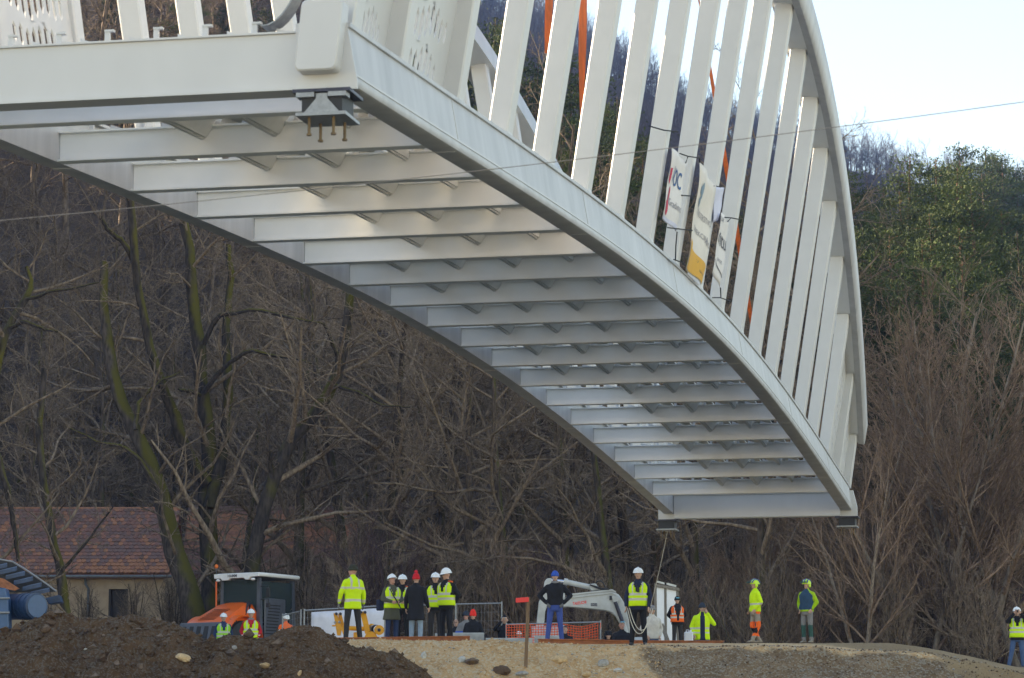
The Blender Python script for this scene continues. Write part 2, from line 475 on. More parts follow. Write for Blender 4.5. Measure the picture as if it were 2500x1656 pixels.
def soil_chain(nt, stops, big, fine, speck):
    """Nodes for one kind of soil; returns its colour and relief sockets."""
    tc = nt.nodes.new('ShaderNodeTexCoord')
    n1 = nt.nodes.new('ShaderNodeTexNoise'); n1.inputs['Scale'].default_value = big; n1.inputs['Detail'].default_value = 8; n1.inputs['Roughness'].default_value = 0.7
    n2 = nt.nodes.new('ShaderNodeTexNoise'); n2.inputs['Scale'].default_value = fine; n2.inputs['Detail'].default_value = 5; n2.inputs['Roughness'].default_value = 0.75
    for n in (n1, n2): nt.links.new(tc.outputs['Object'], n.inputs['Vector'])
    mm = nt.nodes.new('ShaderNodeMath'); mm.operation = 'MULTIPLY_ADD'; mm.inputs[1].default_value = 0.55
    mh = nt.nodes.new('ShaderNodeMath'); mh.operation = 'MULTIPLY'; mh.inputs[1].default_value = 0.45
    nt.links.new(n2.outputs[0], mh.inputs[0])
    nt.links.new(n1.outputs[0], mm.inputs[0]); nt.links.new(mh.outputs[0], mm.inputs[2])
    r = nt.nodes.new('ShaderNodeValToRGB')
    while len(r.color_ramp.elements) < len(stops): r.color_ramp.elements.new(0.5)
    for e, (p, c) in zip(r.color_ramp.elements, stops):
        e.position = p; e.color = (*c, 1)
    nt.links.new(mm.outputs[0], r.inputs[0])
    out = r.outputs[0]
    if speck:
        v = nt.nodes.new('ShaderNodeTexVoronoi'); v.inputs['Scale'].default_value = speck[0]
        nt.links.new(tc.outputs['Object'], v.inputs['Vector'])
        rr = nt.nodes.new('ShaderNodeValToRGB')
        rr.color_ramp.elements[0].position = 0.62; rr.color_ramp.elements[0].color = (0, 0, 0, 1)
        rr.color_ramp.elements[1].position = 0.78; rr.color_ramp.elements[1].color = (1, 1, 1, 1)
        sp = nt.nodes.new('ShaderNodeSeparateColor'); nt.links.new(v.outputs['Color'], sp.inputs[0])
        nt.links.new(sp.outputs[0], rr.inputs[0])
        mx = nt.nodes.new('ShaderNodeMixRGB'); mx.inputs[2].default_value = (*speck[1], 1)
        nt.links.new(rr.outputs[0], mx.inputs[0]); nt.links.new(out, mx.inputs[1]); out = mx.outputs[0]
    return out, n2.outputs[0], n1.outputs[0]
SOILS = {}
def soil_mat(name, stops, big=1.2, fine=30, bump=0.7, speck=None):
    m, nt, b = new_mat(name)
    SOILS[name] = (stops, big, fine, speck)
    b.inputs['Roughness'].default_value = 0.95
    b.inputs['Specular IOR Level'].default_value = 0.15
    out, hgt, _ = soil_chain(nt, stops, big, fine, speck)
    nt.links.new(out, b.inputs['Base Color'])
    bp = nt.nodes.new('ShaderNodeBump'); bp.inputs['Strength'].default_value = bump; bp.inputs['Distance'].default_value = 0.05
    nt.links.new(hgt, bp.inputs['Height']); nt.links.new(bp.outputs[0], b.inputs['Normal'])
    return m
def mixed_soil(name, kinds, attrs):
    """Several soils laid out by vertex attributes with ragged, noisy edges."""
    m, nt, b = new_mat(name)
    b.inputs['Roughness'].default_value = 0.95; b.inputs['Specular IOR Level'].default_value = 0.15
    col, hgt, big = soil_chain(nt, *SOILS[kinds[0]])
    for k, a in zip(kinds[1:], attrs):
        c2, _, _ = soil_chain(nt, *SOILS[k])
        at = nt.nodes.new('ShaderNodeAttribute'); at.attribute_name = a
        ad = nt.nodes.new('ShaderNodeMath'); ad.operation = 'MULTIPLY_ADD'; ad.inputs[1].default_value = 1.0
        sb = nt.nodes.new('ShaderNodeMath'); sb.operation = 'MULTIPLY_ADD'; sb.inputs[1].default_value = 1.6; sb.inputs[2].default_value = -.8
        nt.links.new(big, sb.inputs[0]); nt.links.new(at.outputs['Fac'], ad.inputs[0]); nt.links.new(sb.outputs[0], ad.inputs[2])
        rr = nt.nodes.new('ShaderNodeValToRGB'); rr.color_ramp.elements[0].position = .38; rr.color_ramp.elements[1].position = .62
        nt.links.new(ad.outputs[0], rr.inputs[0])
        mx = nt.nodes.new('ShaderNodeMixRGB'); nt.links.new(rr.outputs[0], mx.inputs[0]); nt.links.new(col, mx.inputs[1]); nt.links.new(c2, mx.inputs[2]); col = mx.outputs[0]
    nt.links.new(col, b.inputs['Base Color'])
    bp = nt.nodes.new('ShaderNodeBump'); bp.inputs['Strength'].default_value = .8; bp.inputs['Distance'].default_value = 0.05
    nt.links.new(hgt, bp.inputs['Height']); nt.links.new(bp.outputs[0], b.inputs['Normal'])
    return m
M['gravel'] = soil_mat('tan_gravel', [(0.28, (0.36, 0.19, 0.075)), (0.45, (0.57, 0.345, 0.17)), (0.58, (0.68, 0.445, 0.25)), (0.75, (0.75, 0.57, 0.38))], 1.1, 26, 0.8, (22, (0.62, 0.48, 0.32)))
M['gravel_dark'] = soil_mat('brown_gravel', [(0.30, (0.105, 0.062, 0.034)), (0.47, (0.205, 0.132, 0.078)), (0.60, (0.31, 0.21, 0.128)), (0.78, (0.48, 0.37, 0.25))], 1.3, 26, 0.8, (24, (0.30, 0.25, 0.19)))
M['sand'] = soil_mat('yellow_sand', [(0.3, (0.22, 0.14, 0.075)), (0.5, (0.33, 0.225, 0.125)), (0.7, (0.40, 0.29, 0.175))], 0.8, 18, 0.5)
M['soil'] = soil_mat('dark_brown_soil', [(0.28, (0.050, 0.025, 0.011)), (0.46, (0.105, 0.057, 0.028)), (0.62, (0.165, 0.094, 0.050)), (0.80, (0.26, 0.165, 0.096))], 1.4, 22, 1.0, (26, (0.15, 0.115, 0.085)))
M['litter'] = soil_mat('leaf_litter', [(0.3, (0.035, 0.026, 0.022)), (0.5, (0.075, 0.055, 0.045)), (0.7, (0.135, 0.10, 0.08))], 0.35, 3, 0.6)
M['riverbed'] = soil_mat('pale_bounce_gravel', [(0.3, (0.30, 0.31, 0.32)), (0.5, (0.40, 0.41, 0.42)), (0.7, (0.48, 0.49, 0.50))], 0.6, 12, 0.7)  # unseen near ground, pale and cool to bounce light up under the bridge

# the ground sheet, to the ridge and beyond
xs = np.concatenate([np.linspace(-240, -60, 36)[:-1], np.linspace(-60, 70, 100)[:-1], np.linspace(70, 220, 30)])
ys = np.concatenate([np.linspace(-260, 58, 60)[:-1], np.linspace(58, 115, 90)[:-1], np.linspace(115, 500, 110)[:-1], np.linspace(500, 1300, 60)])
def ground_sheet(X, Y):
    z = ground(X, Y) + 0.06 * fbm(X, Y, 3, 3) * smooth(95, 105, Y)
    under = (np.abs(X - 1.5) < 17.5) & (Y > 66.5) & (Y < 81.5)
    return z - np.where(under, 0.45, 0)
gme = grid_mesh('ground', xs, ys, ground_sheet, [M['litter'], M['riverbed'], M['gravel_dark']])
cen = np.empty(len(gme.polygons) * 3, np.float32); gme.polygons.foreach_get('center', cen); cen = cen.reshape(-1, 3)
gme.polygons.foreach_set('material_index', np.where(cen[:, 1] < 66, 1, np.where(cen[:, 1] < 103, 2, 0)).astype(np.int32))
tag(link('ground', gme), kind='structure')
# the river between the viewer and the bank (below the frame)
m, nt, b = new_mat('dark_river_water')
b.inputs['Base Color'].default_value = (0.022, 0.030, 0.026, 1); b.inputs['Roughness'].default_value = 0.12; b.inputs['Specular IOR Level'].default_value = 0.3
tc = nt.nodes.new('ShaderNodeTexCoord'); nz_ = nt.nodes.new('ShaderNodeTexNoise'); nz_.inputs['Scale'].default_value = 2.0; nz_.inputs['Detail'].default_value = 4
bp = nt.nodes.new('ShaderNodeBump'); bp.inputs['Strength'].default_value = .6; bp.inputs['Distance'].default_value = .1
nt.links.new(tc.outputs['Object'], nz_.inputs['Vector']); nt.links.new(nz_.outputs[0], bp.inputs['Height']); nt.links.new(bp.outputs[0], b.inputs['Normal'])
M['water'] = m
tag(link('river', grid_mesh('river', np.linspace(-239, 219, 60), np.linspace(4, 67.6, 14), lambda X, Y: 0 * X - 1.3, [M['water']])), kind='structure')

# the near edge of the bank in fine relief
def bank_z(X, Y):
    z = ground(X, Y)
    face = 1 - smooth(73.2, 75.2, Y)
    n = 0.16 * fbm(X * .9, Y * .9, 3, 31) + 0.10 * fbm(X * 3.1, Y * 3.1, 3, 44) + 0.05 * np.abs(fbm(X * 9, Y * 9, 2, 52))
    return z + n * (0.12 + 0.9 * face) - 0.02
bx = np.arange(-16.2, 19.3, 0.075)
by = np.concatenate([np.arange(66, 71, .4), np.arange(71, 76.2, .07), np.arange(76.2, 82.2, .3)])
M['bank'] = mixed_soil('bank_soil', ['tan_gravel', 'brown_gravel', 'yellow_sand'], ['dark', 'sandy'])
bme = grid_mesh('river_bank', bx, by, bank_z, [M['bank']])
vc = np.empty(len(bme.vertices) * 3, np.float32); bme.vertices.foreach_get('co', vc); vc = vc.reshape(-1, 3)
_edge = 2.75 + (74.2 - vc[:, 1]) * 0.55 + 0.4 * fbm(vc[:, 0] * 2, vc[:, 1] * 2, 3, 8)
_edge2 = 9.7 + (74.2 - vc[:, 1]) * 1.3 + 0.7 * fbm(vc[:, 0] * 1.2, vc[:, 1] * 2, 3, 18)
_dark = np.clip((vc[:, 0] - _edge) / 1.2 + .5, 0, 1) * np.clip((73.95 - vc[:, 1]) / .5 + .45, .25, 1)
for nm, val in (('dark', _dark), ('sandy', np.clip((vc[:, 0] - _edge2) / 1.0 + .5, 0, 1))):
    at = bme.attributes.new(nm, 'FLOAT', 'POINT'); at.data.foreach_set('value', val.astype(np.float32))
tag(link('river_bank', bme), kind='structure')

# the heap of dark soil on the left
PILE_Y = 71.4
_px = np.array([-700, -200, 0, 32, 106, 155, 181, 210, 245, 323, 387, 436, 488, 517, 556, 595, 640, 654, 683, 722, 761, 790, 821, 844, 874, 917, 975, 1014, 1043, 1069, 1110, 1300], float)
_py = np.array([1590, 1570, 1540, 1527, 1498, 1486, 1492, 1505, 1505, 1497, 1502, 1518, 1545, 1558, 1545, 1547, 1557, 1551, 1533, 1520, 1522, 1535, 1549, 1563, 1576, 1582, 1586, 1613, 1629, 1656, 1700, 1760], float)
_pX = (_px - 1250) / FPX * PILE_Y * 1.003
_pZ = np.array([ray_slope(y) * PILE_Y for y in _py])
def pile_z(X, Y):
    z = np.interp(X, _pX, _pZ)
    d = Y - PILE_Y
    z = z - np.where(d < 0, -d * 0.62, d * 0.75) - 0.12 * (1 - np.exp(-np.abs(d) * 3))
    amp = np.exp(-np.abs(d) * 5)
    n = 0.34 * fbm(X * .9, Y * .9, 3, 71) + 0.24 * fbm(X * 2.7, Y * 2.7, 3, 75) + 0.17 * np.abs(fbm(X * 6, Y * 6, 4, 77, .6))
    return z + n * (1 - 0.88 * amp) - 0.05
px_ = np.arange(-17.5, 0.2, 0.06)
py_ = np.concatenate([np.arange(66.5, 69, .25), np.arange(69, 72.6, .055), np.arange(72.6, 76, .25)])
pile = link('soil_heap', grid_mesh('soil_heap', px_, py_, pile_z, [M['soil']]))
tag(pile, kind='structure')

def stones(name, n, xr, yr, zf, size, mats, seed, keep=None):
    """Loose small stones and clods that nobody could count: one object."""
    r = np.random.default_rng(seed)
    X = r.uniform(*xr, n); Y = r.uniform(*yr, n)
    if keep is not None:
        k = keep(X, Y); X = X[k]; Y = Y[k]; n = len(X)
    S = size[0] * (size[1] / size[0]) ** (r.random(n) ** 2.2)
    Z = zf(X, Y) + S * 0.25
    base = np.array([(1, 0, 0), (-1, 0, 0), (0, 1, 0), (0, -1, 0), (0, 0, 1), (0, 0, -1), (.62, .62, .35), (-.6, .55, -.4)], float)
    fcs = np.array([(0, 6, 4), (6, 2, 4), (2, 1, 4), (1, 3, 4), (3, 0, 4), (6, 0, 5), (2, 6, 5), (1, 2, 7), (2, 5, 7), (5, 1, 7), (3, 1, 5), (0, 3, 5)])
    A = r.uniform(0, 2 * pi, n)
    V = base[None] * (0.65 + 0.7 * r.random((n, 8, 3)))
    V = V * np.stack([S, S * r.uniform(.75, 1, n), S * r.uniform(.65, .95, n)], 1)[:, None, :]
    c, s = np.cos(A)[:, None], np.sin(A)[:, None]
    x = V[..., 0] * c - V[..., 1] * s; y = V[..., 0] * s + V[..., 1] * c
    co = np.stack([x + X[:, None], y + Y[:, None], V[..., 2] + Z[:, None]], 2).reshape(-1, 3)
    F = (fcs[None] + (np.arange(n) * 8)[:, None, None]).reshape(-1, 3)
    mi = np.repeat(r.integers(0, len(mats), n), len(fcs))
    me = np_mesh(name, co, F, mats, False, mi)
    return link(name, me)
M['st_tan'] = mat('tan_stone', (0.62, 0.42, 0.23), 0.9, var=0.3, vscale=14)
M['st_grey'] = mat('grey_stone', (0.36, 0.33, 0.29), 0.9, var=0.3, vscale=14)
M['st_white'] = mat('pale_stone', (0.55, 0.52, 0.47), 0.9, var=0.25, vscale=14)
M['st_brown'] = mat('brown_stone', (0.17, 0.115, 0.08), 0.9, var=0.4, vscale=14)
M['clod'] = mat('soil_clod', (0.115, 0.063, 0.032), 1.0, var=0.4, vscale=20)
tag(stones('loose_gravel', 5200, (-6, 3.6), (71.2, 75), bank_z, (0.010, 0.042), [M['st_tan'], M['st_tan'], M['gravel'], M['gravel'], M['st_grey'], M['gravel']], 3), 'loose tan and grey gravel strewn over the bank below the crew', 'gravel', kind='stuff')
tag(stones('brown_gravel', 5200, (2.4, 13), (71, 75), bank_z, (0.010, 0.04), [M['st_brown'], M['gravel_dark'], M['gravel_dark'], M['st_grey'], M['st_brown'], M['clod']], 4, lambda X, Y: X > 2.9 + (74.2 - Y) * .5), 'dark brown gravel on the right part of the bank', 'gravel', kind='stuff')
tag(stones('soil_clods', 3600, (-12.5, -1.2), (68.9, 72.2), pile_z, (0.012, 0.06), [M['clod'], M['soil'], M['clod'], M['soil'], M['soil'], M['soil'], M['clod'], M['soil'], M['soil'], M['st_brown']], 5), 'crumbs and clods of dark soil over the heap', 'soil', kind='stuff')

tag(stones('soil_lumps', 420, (-12.5, -1.2), (68.9, 72.0), pile_z, (0.05, 0.16), [M['clod'], M['soil'], M['soil'], M['clod'], M['st_brown']], 15), 'larger lumps of brown earth over the heap', 'soil', kind='stuff')
def rock(px, py, Y, w, h, m, label, seed, flat=1.0):
    """One rock; its distance is where the pixel's ray meets the bank or the heap."""
    zf = pile_z if Y == 'pile' else bank_z
    d = ray(px, py); lo, hi = 67.0, 75.0
    ysn = np.linspace(lo, hi, 400)
    zz = zf(d.x / d.y * ysn, ysn) - d.z / d.y * ysn
    k = int(np.argmax(zz > 0)) if (zz > 0).any() else 300
    p = d * (ysn[k] / d.y)
    sc = p.y / FPX
    r = random.Random(seed)
    mb = MB(); rings = []
    nu, nv = 11, 7
    off = [[0.8 + 0.4 * r.random() for _ in range(nu)] for _ in range(nv + 1)]
    for j in range(nv + 1):
        ph = -pi / 2 + pi * (j + .15) / (nv + .3)
        rings.append([Vector((w * sc * .5 * cos(ph) * cos(2 * pi * i / nu) * off[j][i], w * sc * .4 * cos(ph) * sin(2 * pi * i / nu) * off[j][i], h * sc * .5 * sin(ph) * (.8 + .4 * off[j][i] - .4))) for i in range(nu)])
    mb.loft(rings)
    o = mb.build('rock', m, None, (0, 0, 0), 35)
    o.location = p; o.rotation_euler = (r.uniform(-.3, .3), r.uniform(-.3, .3), r.uniform(0, 3))
    tag(o, label, 'rock', 'rocks on the bank')
rock(1365, 1612, 'bank', 46, 34, M['st_tan'], 'largest tan boulder in the gravel below the man in blue', 1)
rock(1474, 1622, 'bank', 32, 30, M['st_grey'], 'pale grey rock right of the tan boulder', 2)
rock(1508, 1637, 'bank', 26, 14, M['st_white'], 'small whitish rock low right of the grey rock', 3)
rock(1128, 1612, 'bank', 24, 24, M['st_white'], 'whitish half of the rock below the red steel beam end', 4)
rock(1152, 1617, 'bank', 42, 22, M['st_brown'], 'dark brown lump beside the whitish rock', 5)
rock(1034, 1603, 'bank', 16, 30, M['st_white'], 'narrow white rock upright beside the soil heap', 6)
rock(1432, 1647, 'bank', 30, 18, M['st_tan'], 'tan rock at the bottom edge of the gravel', 7)
rock(1275, 1645, 'bank', 34, 16, M['st_grey'], 'flat grey rock at the bottom left of the stake', 8)
rock(1225, 1637, 'bank', 50, 26, M['clod'], 'dark clod of earth on the tan gravel', 17)
rock(447, 1606, 'pile', 46, 24, M['st_tan'], 'large tan rock in the middle of the soil heap', 9)
rock(572, 1583, 'pile', 20, 17, M['st_grey'], 'grey rock below the workers behind the heap', 10)
rock(651, 1627, 'pile', 34, 16, M['st_tan'], 'flat orange tan rock on the right of the heap', 11)
rock(341, 1630, 'pile', 18, 28, M['st_brown'], 'upright brown rock low on the soil heap', 12)
rock(209, 1585, 'pile', 10, 9, M['st_white'], 'small white rock on the left slope of the heap', 13)
rock(732, 1646, 'pile', 12, 24, M['st_tan'], 'narrow tan rock at the bottom of the heap', 14)
rock(115, 1540, 'pile', 26, 22, M['clod'], 'brown clod near the blue drum', 15)
rock(178, 1545, 'pile', 14, 16, M['st_brown'], 'small brown rock on the left top of the heap', 16)

# ================================================================== BRIDGE
PSI = .2090; BX0, BY0 = -2.8345, 31.3902; BZ0 = 7.2136
BAY = 2.4; TL = 16 * BAY
AX = Vector((sin(PSI), cos(PSI), 0)); CR = Vector((cos(PSI), -sin(PSI), 0))
def B(t, c, z): return Vector((BX0, BY0, 0)) + AX * t + CR * c + Vector((0, 0, z))
def zc(t):
    tm = t - TL / 2
    return -.2371 * tm * tm / 100 + .1833 * (tm / 20) ** 4
def zb(t): return BZ0 + zc(t)
def hw(t): return 2.0387 + .081 * zc(t)
T0, T1 = -3.7, 41.45
LEAN = 0.172
def za(t): return 13.70 - .01085 * (t - 19) ** 2          # underside of the arch rib
def base_o(t): return hw(t) + .19                          # outer edge of a hanger's foot
def top_o(t): return base_o(t) + LEAN * (za(t) - zb(t) - .6) - .02

br_o = B(19, 0, 6.0)
bridge = thing('tied_arch_bridge', 'white steel tied arch bridge hanging in the air with its bare underside showing', 'bridge', br_o)
def bpart(mb, name, m, parent=None, sa=None): return part(mb, name, m, parent or bridge, sa, bridge)

ts = np.linspace(T0, T1, 61)
for s in (-1, 1):
    sec = [(0, 0), (.225, 0), (.252, .012), (.266, .045), (.262, .09), (.185, .555), (.21, .56), (.21, .60), (-.06, .60), (-.06, .565), (0, .565)]
    def ring(t, pts): return [B(t, s * (hw(t) + o), zb(t) + h) for o, h in pts]
    rings = [ring(t, sec) for t in ts]
    if s < 0: rings = [r[::-1] for r in rings]
    ch = bpart(MB().loft(rings), 'tie_chord', M['fascia'], sa=40)
    tag(ch, 'streaked white edge girder along the %s of the deck' % ('far left' if s < 0 else 'near right'))
    # weld lines along the outer face
    mb = MB()
    mb.loft([ring(t, [(.268, .10), (.268, .118), (.25, .118), (.25, .10)][:: (1 if s > 0 else -1)]) for t in ts])
    bpart(mb, 'edge_bead', M['white'], ch)

    # welded splices across the girder every few metres
    for tw_ in np.arange(T0 + 4.1, T1, 7.2):
        mb = MB()
        for pts in ([(.2635, .10), (.1885, .545)], [(.02, -.002), (.22, -.002)]):
            (o0, h0), (o1, h1) = pts; e_ = .004
            q = [B(tw_ - .014, s * (hw(tw_) + o0 + (e_ if h1 > .1 else 0)), zb(tw_) + h0 - (0 if h1 > .1 else e_)), B(tw_ + .014, s * (hw(tw_) + o0 + (e_ if h1 > .1 else 0)), zb(tw_) + h0 - (0 if h1 > .1 else e_)),
                 B(tw_ + .014, s * (hw(tw_) + o1 + (e_ if h1 > .1 else 0)), zb(tw_) + h1 - (0 if h1 > .1 else e_)), B(tw_ - .014, s * (hw(tw_) + o1 + (e_ if h1 > .1 else 0)), zb(tw_) + h1 - (0 if h1 > .1 else e_))]
            mb.prism(q, (Vector((0, 0, .012)) if h1 < .1 else CR * (-s * .012)))
        bpart(mb, 'weld_seam', M['white'], ch)

# arch ribs
for s in (-1, 1):
    dv = Vector((1, -LEAN)).normalized(); du = Vector((LEAN, 1)).normalized()
    tt = np.linspace(T0 + .35, 41.95, 56)
    rings = []
    for t in tt:
        r = []
        for v, u in [(-.40, 0), (.02, 0), (.02, -.03), (.15, -.03), (.17, 0), (.17, .44), (.14, .48), (-.37, .48), (-.40, .44)]:
            p = dv * v + du * u
            r.append(B(t, s * (top_o(t) + p.x), za(t) + p.y))
        rings.append(r if s > 0 else r[::-1])
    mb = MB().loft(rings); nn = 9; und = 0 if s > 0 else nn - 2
    for kk in range(len(tt) - 1): mb.mi[kk * nn + und] = 1  # underside takes the lighter paint, bounce light put into its colour
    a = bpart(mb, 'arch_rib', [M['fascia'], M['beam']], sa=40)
    tag(a, 'white box arch rib leaning outward on the %s' % ('left' if s < 0 else 'right'))

# hangers
def hanger(s, t, wide=1.0, long=.27):
    zbase = zb(t) + .585; ztop = za(t) + .05
    wb, wt = .24 * wide, (.26 + .045 * min(1, (ztop - zbase) / 6)) * wide
    mb = MB()
    rings = []
    for k, f in ((-.03, 0), (0, .012), (0, .03), (0, .5), (0, 1.0)):
        z = zbase + (ztop - zbase) * f
        co = base_o(t) + (top_o(t) - base_o(t)) * f - k * .5
        ci = co - (wb + (wt - wb) * f) + k
        b = .018; L = long / 2
        q = [(ci + b, -L), (co - b, -L), (co, -L + b), (co, L - b), (co - b, L), (ci + b, L), (ci, L - b), (ci, -L + b)]
        r = [B(t + dt, s * c, z) for c, dt in q]
        rings.append(r if s > 0 else r[::-1])
    mb.loft(rings)
    return bpart(mb, 'hanger', M['hanger'], sa=12)
HT = [.82 + 2.407 * (j - 1) for j in range(0, 19)]
for s in (-1, 1):
    for t in HT: hanger(s, t)
    e = hanger(s, T0 + .32, 1.25, .3); e.name = 'end_post'

# perforated plates near both ends of each arch
def perforated(s, ta, tb, seed):
    """Plate between two hangers with slots of uneven length, in the leaning plane."""
    r = random.Random(seed)
    nu = 11
    verts = []; faces = []
    z_lo = max(zb(ta), zb(tb)) + .60
    z_hi = min(za(ta), za(tb)) + .02
    rows = int((z_hi - z_lo) / .30)
    def P(u, w):
        t = ta + (tb - ta) * u
        z0_, z1_ = zb(t) + .6, za(t) + .03
        z = z0_ + (z1_ - z0_) * w
        c = base_o(t) + LEAN * (z - zb(t) - .6) - .20
        return B(t, s * c, z)
    for i in range(nu):
        for j in range(rows):
            u0, u1 = i / nu, (i + 1) / nu
            w0, w1 = (j + .5 * (i % 2) * 0) / rows, (j + 1) / rows
            o = len(verts)
            cu = abs((i + .5) / nu - .45) * 2
            cw = abs((j + .5) / rows - .62)
            grow = max(0, 1.05 - cu * .85 - cw * .5) * (0.75 + .35 * r.random())
            verts += [P(u0, w0), P(u1, w0), P(u1, w1), P(u0, w1)]
            if grow < .16 or i in (0, nu - 1):
                faces.append((o, o + 1, o + 2, o + 3)); continue
            um, wm = (u0 + u1) / 2, (w0 + w1) / 2 + (w1 - w0) * .12 * sin(i * 1.3)
            hu = (u1 - u0) * (.19 + .17 * min(1, grow)); hw_ = (w1 - w0) * min(.46, .20 + .32 * grow)
            hole = [(um, wm - hw_), (um + hu, wm - hw_ * .5), (um + hu, wm + hw_ * .5), (um, wm + hw_), (um - hu, wm + hw_ * .5), (um - hu, wm - hw_ * .5)]
            verts += [P(*h) for h in hole]
            a, b2, c2, d = o, o + 1, o + 2, o + 3; h = [o + 4 + k for k in range(6)]
            faces += [(a, b2, h[1], h[0]), (b2, c2, h[2], h[1]), (c2, d, h[4], h[3], h[2]) , (d, a, h[0], h[5], h[4])]
    mb = MB(); mb.add(verts, faces)
    o = bpart(mb, 'perforated_plate', M['white'])
    md = o.modifiers.new('thickness', 'SOLIDIFY'); md.thickness = .02; md.offset = 0
    return o
for s in (-1, 1):
    tag(perforated(s, T0 + .45, HT[0] - .13, 1), 'slotted steel plate at the arch foot')
    perforated(s, HT[0] + .13, HT[1] - .13, 2)
    perforated(s, HT[-2] + .13, HT[-1] - .13, 3)
    perforated(s, HT[-3] + .13, HT[-2] - .13, 4)

# cross beams: web, flanges, cleats
cleat_me = MB().box((0, 0, .045), (.05, .03, .13)).box((.02, 0, .115), (.09, .05, .02)).mesh('cleat', M['white'])
wedge_me = MB().prism([(-.09, -.01, -.02), (.07, -.01, -.02), (.07, -.01, 0), (-.09, -.01, .055)], (0, .02, 0)).mesh('cleat', M['white'])
RZ = -PSI
def crossbeam(t, h=.325, z_low=None, end=False, rows=7):
    z = zb(t) if z_low is None else z_low
    w = hw(t)
    mb = MB()
    def slab(t0, t1, z0, z1, c):
        mb.hexa([B(t0, -c, z0), B(t0, c, z0), B(t1, c, z0), B(t1, -c, z0), B(t0, -c, z1), B(t0, c, z1), B(t1, c, z1), B(t1, -c, z1)])
    if end:
        slab(t - .09, t + .09, z + .03, z + h - .02, w - .01)
    else:
        slab(t - .012, t + .012, z + .02, z + h - .016, w - .006)
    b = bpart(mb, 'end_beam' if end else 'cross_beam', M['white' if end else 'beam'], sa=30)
    for zz, th, hwid in ((z, .022, .085 if not end else .15), (z + h - .018, .018, .07 if not end else .12)):
        mb = MB()
        mb.hexa([B(t - hwid, -w + .003, zz), B(t - hwid, w - .003, zz), B(t + hwid, w - .003, zz), B(t + hwid, -w + .003, zz),
                 B(t - hwid, -w + .003, zz + th), B(t - hwid, w - .003, zz + th), B(t + hwid, w - .003, zz + th), B(t + hwid, -w + .003, zz + th)])
        bpart(mb, 'flange', M['white' if end else 'beam'], b)
    for k in range(rows):
        c = -w + .35 + (2 * w - .6) * k / (rows - 1)
        for me_, dc in ((cleat_me, 0.0), (wedge_me, .30)):
            o = link('cleat', me_, b, B(t, c + dc, z + h + .004) - br_o)
            o.rotation_euler = (0, 0, RZ)
    return b
for k in range(-1, 17): crossbeam(k * BAY)
e = crossbeam(T0 + .10, .56, 6.27, True, 8); tag(e, 'deep end girder facing the viewer')
e = crossbeam(T1 - .12, .56, 6.20, True, 8); tag(e, 'deep end girder at the far end')

# end plates of the tie chords and the box foot of the near end posts
for s in (-1, 1):
    mb = MB()
    poly = [(1.66, 6.262), (2.245, 6.262), (2.245, 6.34), (2.14, 6.90), (1.66, 6.90)]
    mb.prism([B(T0 - .012, s * c, z) for c, z in poly], AX * .03)
    bpart(mb, 'end_plate', M['white'])
    mb = MB(); rings = []
    for dt, grow in ((-.20, -.012), (-.185, 0), (.02, 0)):
        ring = []
        W2, H2, R_ = .195 + grow, .33 + grow, .05
        for cx_, cz_, a0 in ((W2 - R_, H2 - R_, 0), (-W2 + R_, H2 - R_, 90), (-W2 + R_, -H2 + R_, 180), (W2 - R_, -H2 + R_, 270)):
            for k in range(4):
                a = radians(a0 + k * 30)
                dc, dz = cx_ + R_ * cos(a), cz_ + R_ * sin(a)
                ring.append(B(T0 + dt, s * (1.93 + dc + dz * .10), 6.74 + dz))
        rings.append(ring if s < 0 else ring[::-1])
    mb.loft(rings); bpart(mb, 'post_foot', M['white'], sa=35)
    # curled lifting lug beside it
    mb = MB(); rings = []
    for k in range(9):
        f = k / 8
        c = 1.62 - .30 * (1 - f) ** 1.6 + .10 * f; z = 6.86 + .62 * f ** 1.7 + .04 * (1 - f) ** 3
        rings.append([B(T0 - .02, s * c, z), B(T0 + .22, s * c, z), B(T0 + .22, s * (c + .012), z - .008), B(T0 - .02, s * (c + .012), z - .008)])
    mb.loft(rings); bpart(mb, 'lifting_lug', M['zinc'], sa=60)
# far end corner plates, lower than the chords
for s in (-1, 1):
    mb = MB(); poly = [(1.93, 6.18), (2.34, 6.18), (2.34, 6.42), (2.25, 6.80), (1.93, 6.80)]
    mb.prism([B(T1 - .13, s * c, z) for c, z in poly], AX * .14); bpart(mb, 'corner_plate', M['white'])

# trough shaped deck planks hung between the cross beams, with open slits between them;
# some bays still lie open on the left
RIBF = (.2, .4, .6, .8)
for k in range(0, 17):
    t0, t1 = (k - 1) * BAY + .10, k * BAY - .10
    full = 4 <= k - 1 <= 9
    w = hw((t0 + t1) / 2)
    for f in RIBF:
        if f < .3 and not full: continue
        c = -w + 2 * w * f
        pw = .30 if f < .75 else .34
        mb = MB()
        mb.hexa([B(t0, c - pw, zb(t0) + .45), B(t0, c + pw, zb(t0) + .45), B(t1, c + pw, zb(t1) + .45), B(t1, c - pw, zb(t1) + .45),
                 B(t0, c - pw, zb(t0) + .475), B(t0, c + pw, zb(t0) + .475), B(t1, c + pw, zb(t1) + .475), B(t1, c - pw, zb(t1) + .475)])
        d = bpart(mb, 'deck_plank', M['deckrib'])
        mb = MB()
        wt_, wb_, dp = (.18, .035, .27) if f < .75 else (.05, .03, .22)
        rings = []
        for t in (t0 + .03, t1 + .085):
            z = zb(t) + .449
            rings.append([B(t, c - wt_, z), B(t, c - wb_, z - dp), B(t, c + wb_ * .3, z - dp), B(t, c + wb_ * .3, z - dp + .02), B(t, c + wb_, z - dp + .02), B(t, c + wt_, z)][::-1])
        mb.loft(rings)
        bpart(mb, 'trough_rib', M['deckrib'], d)

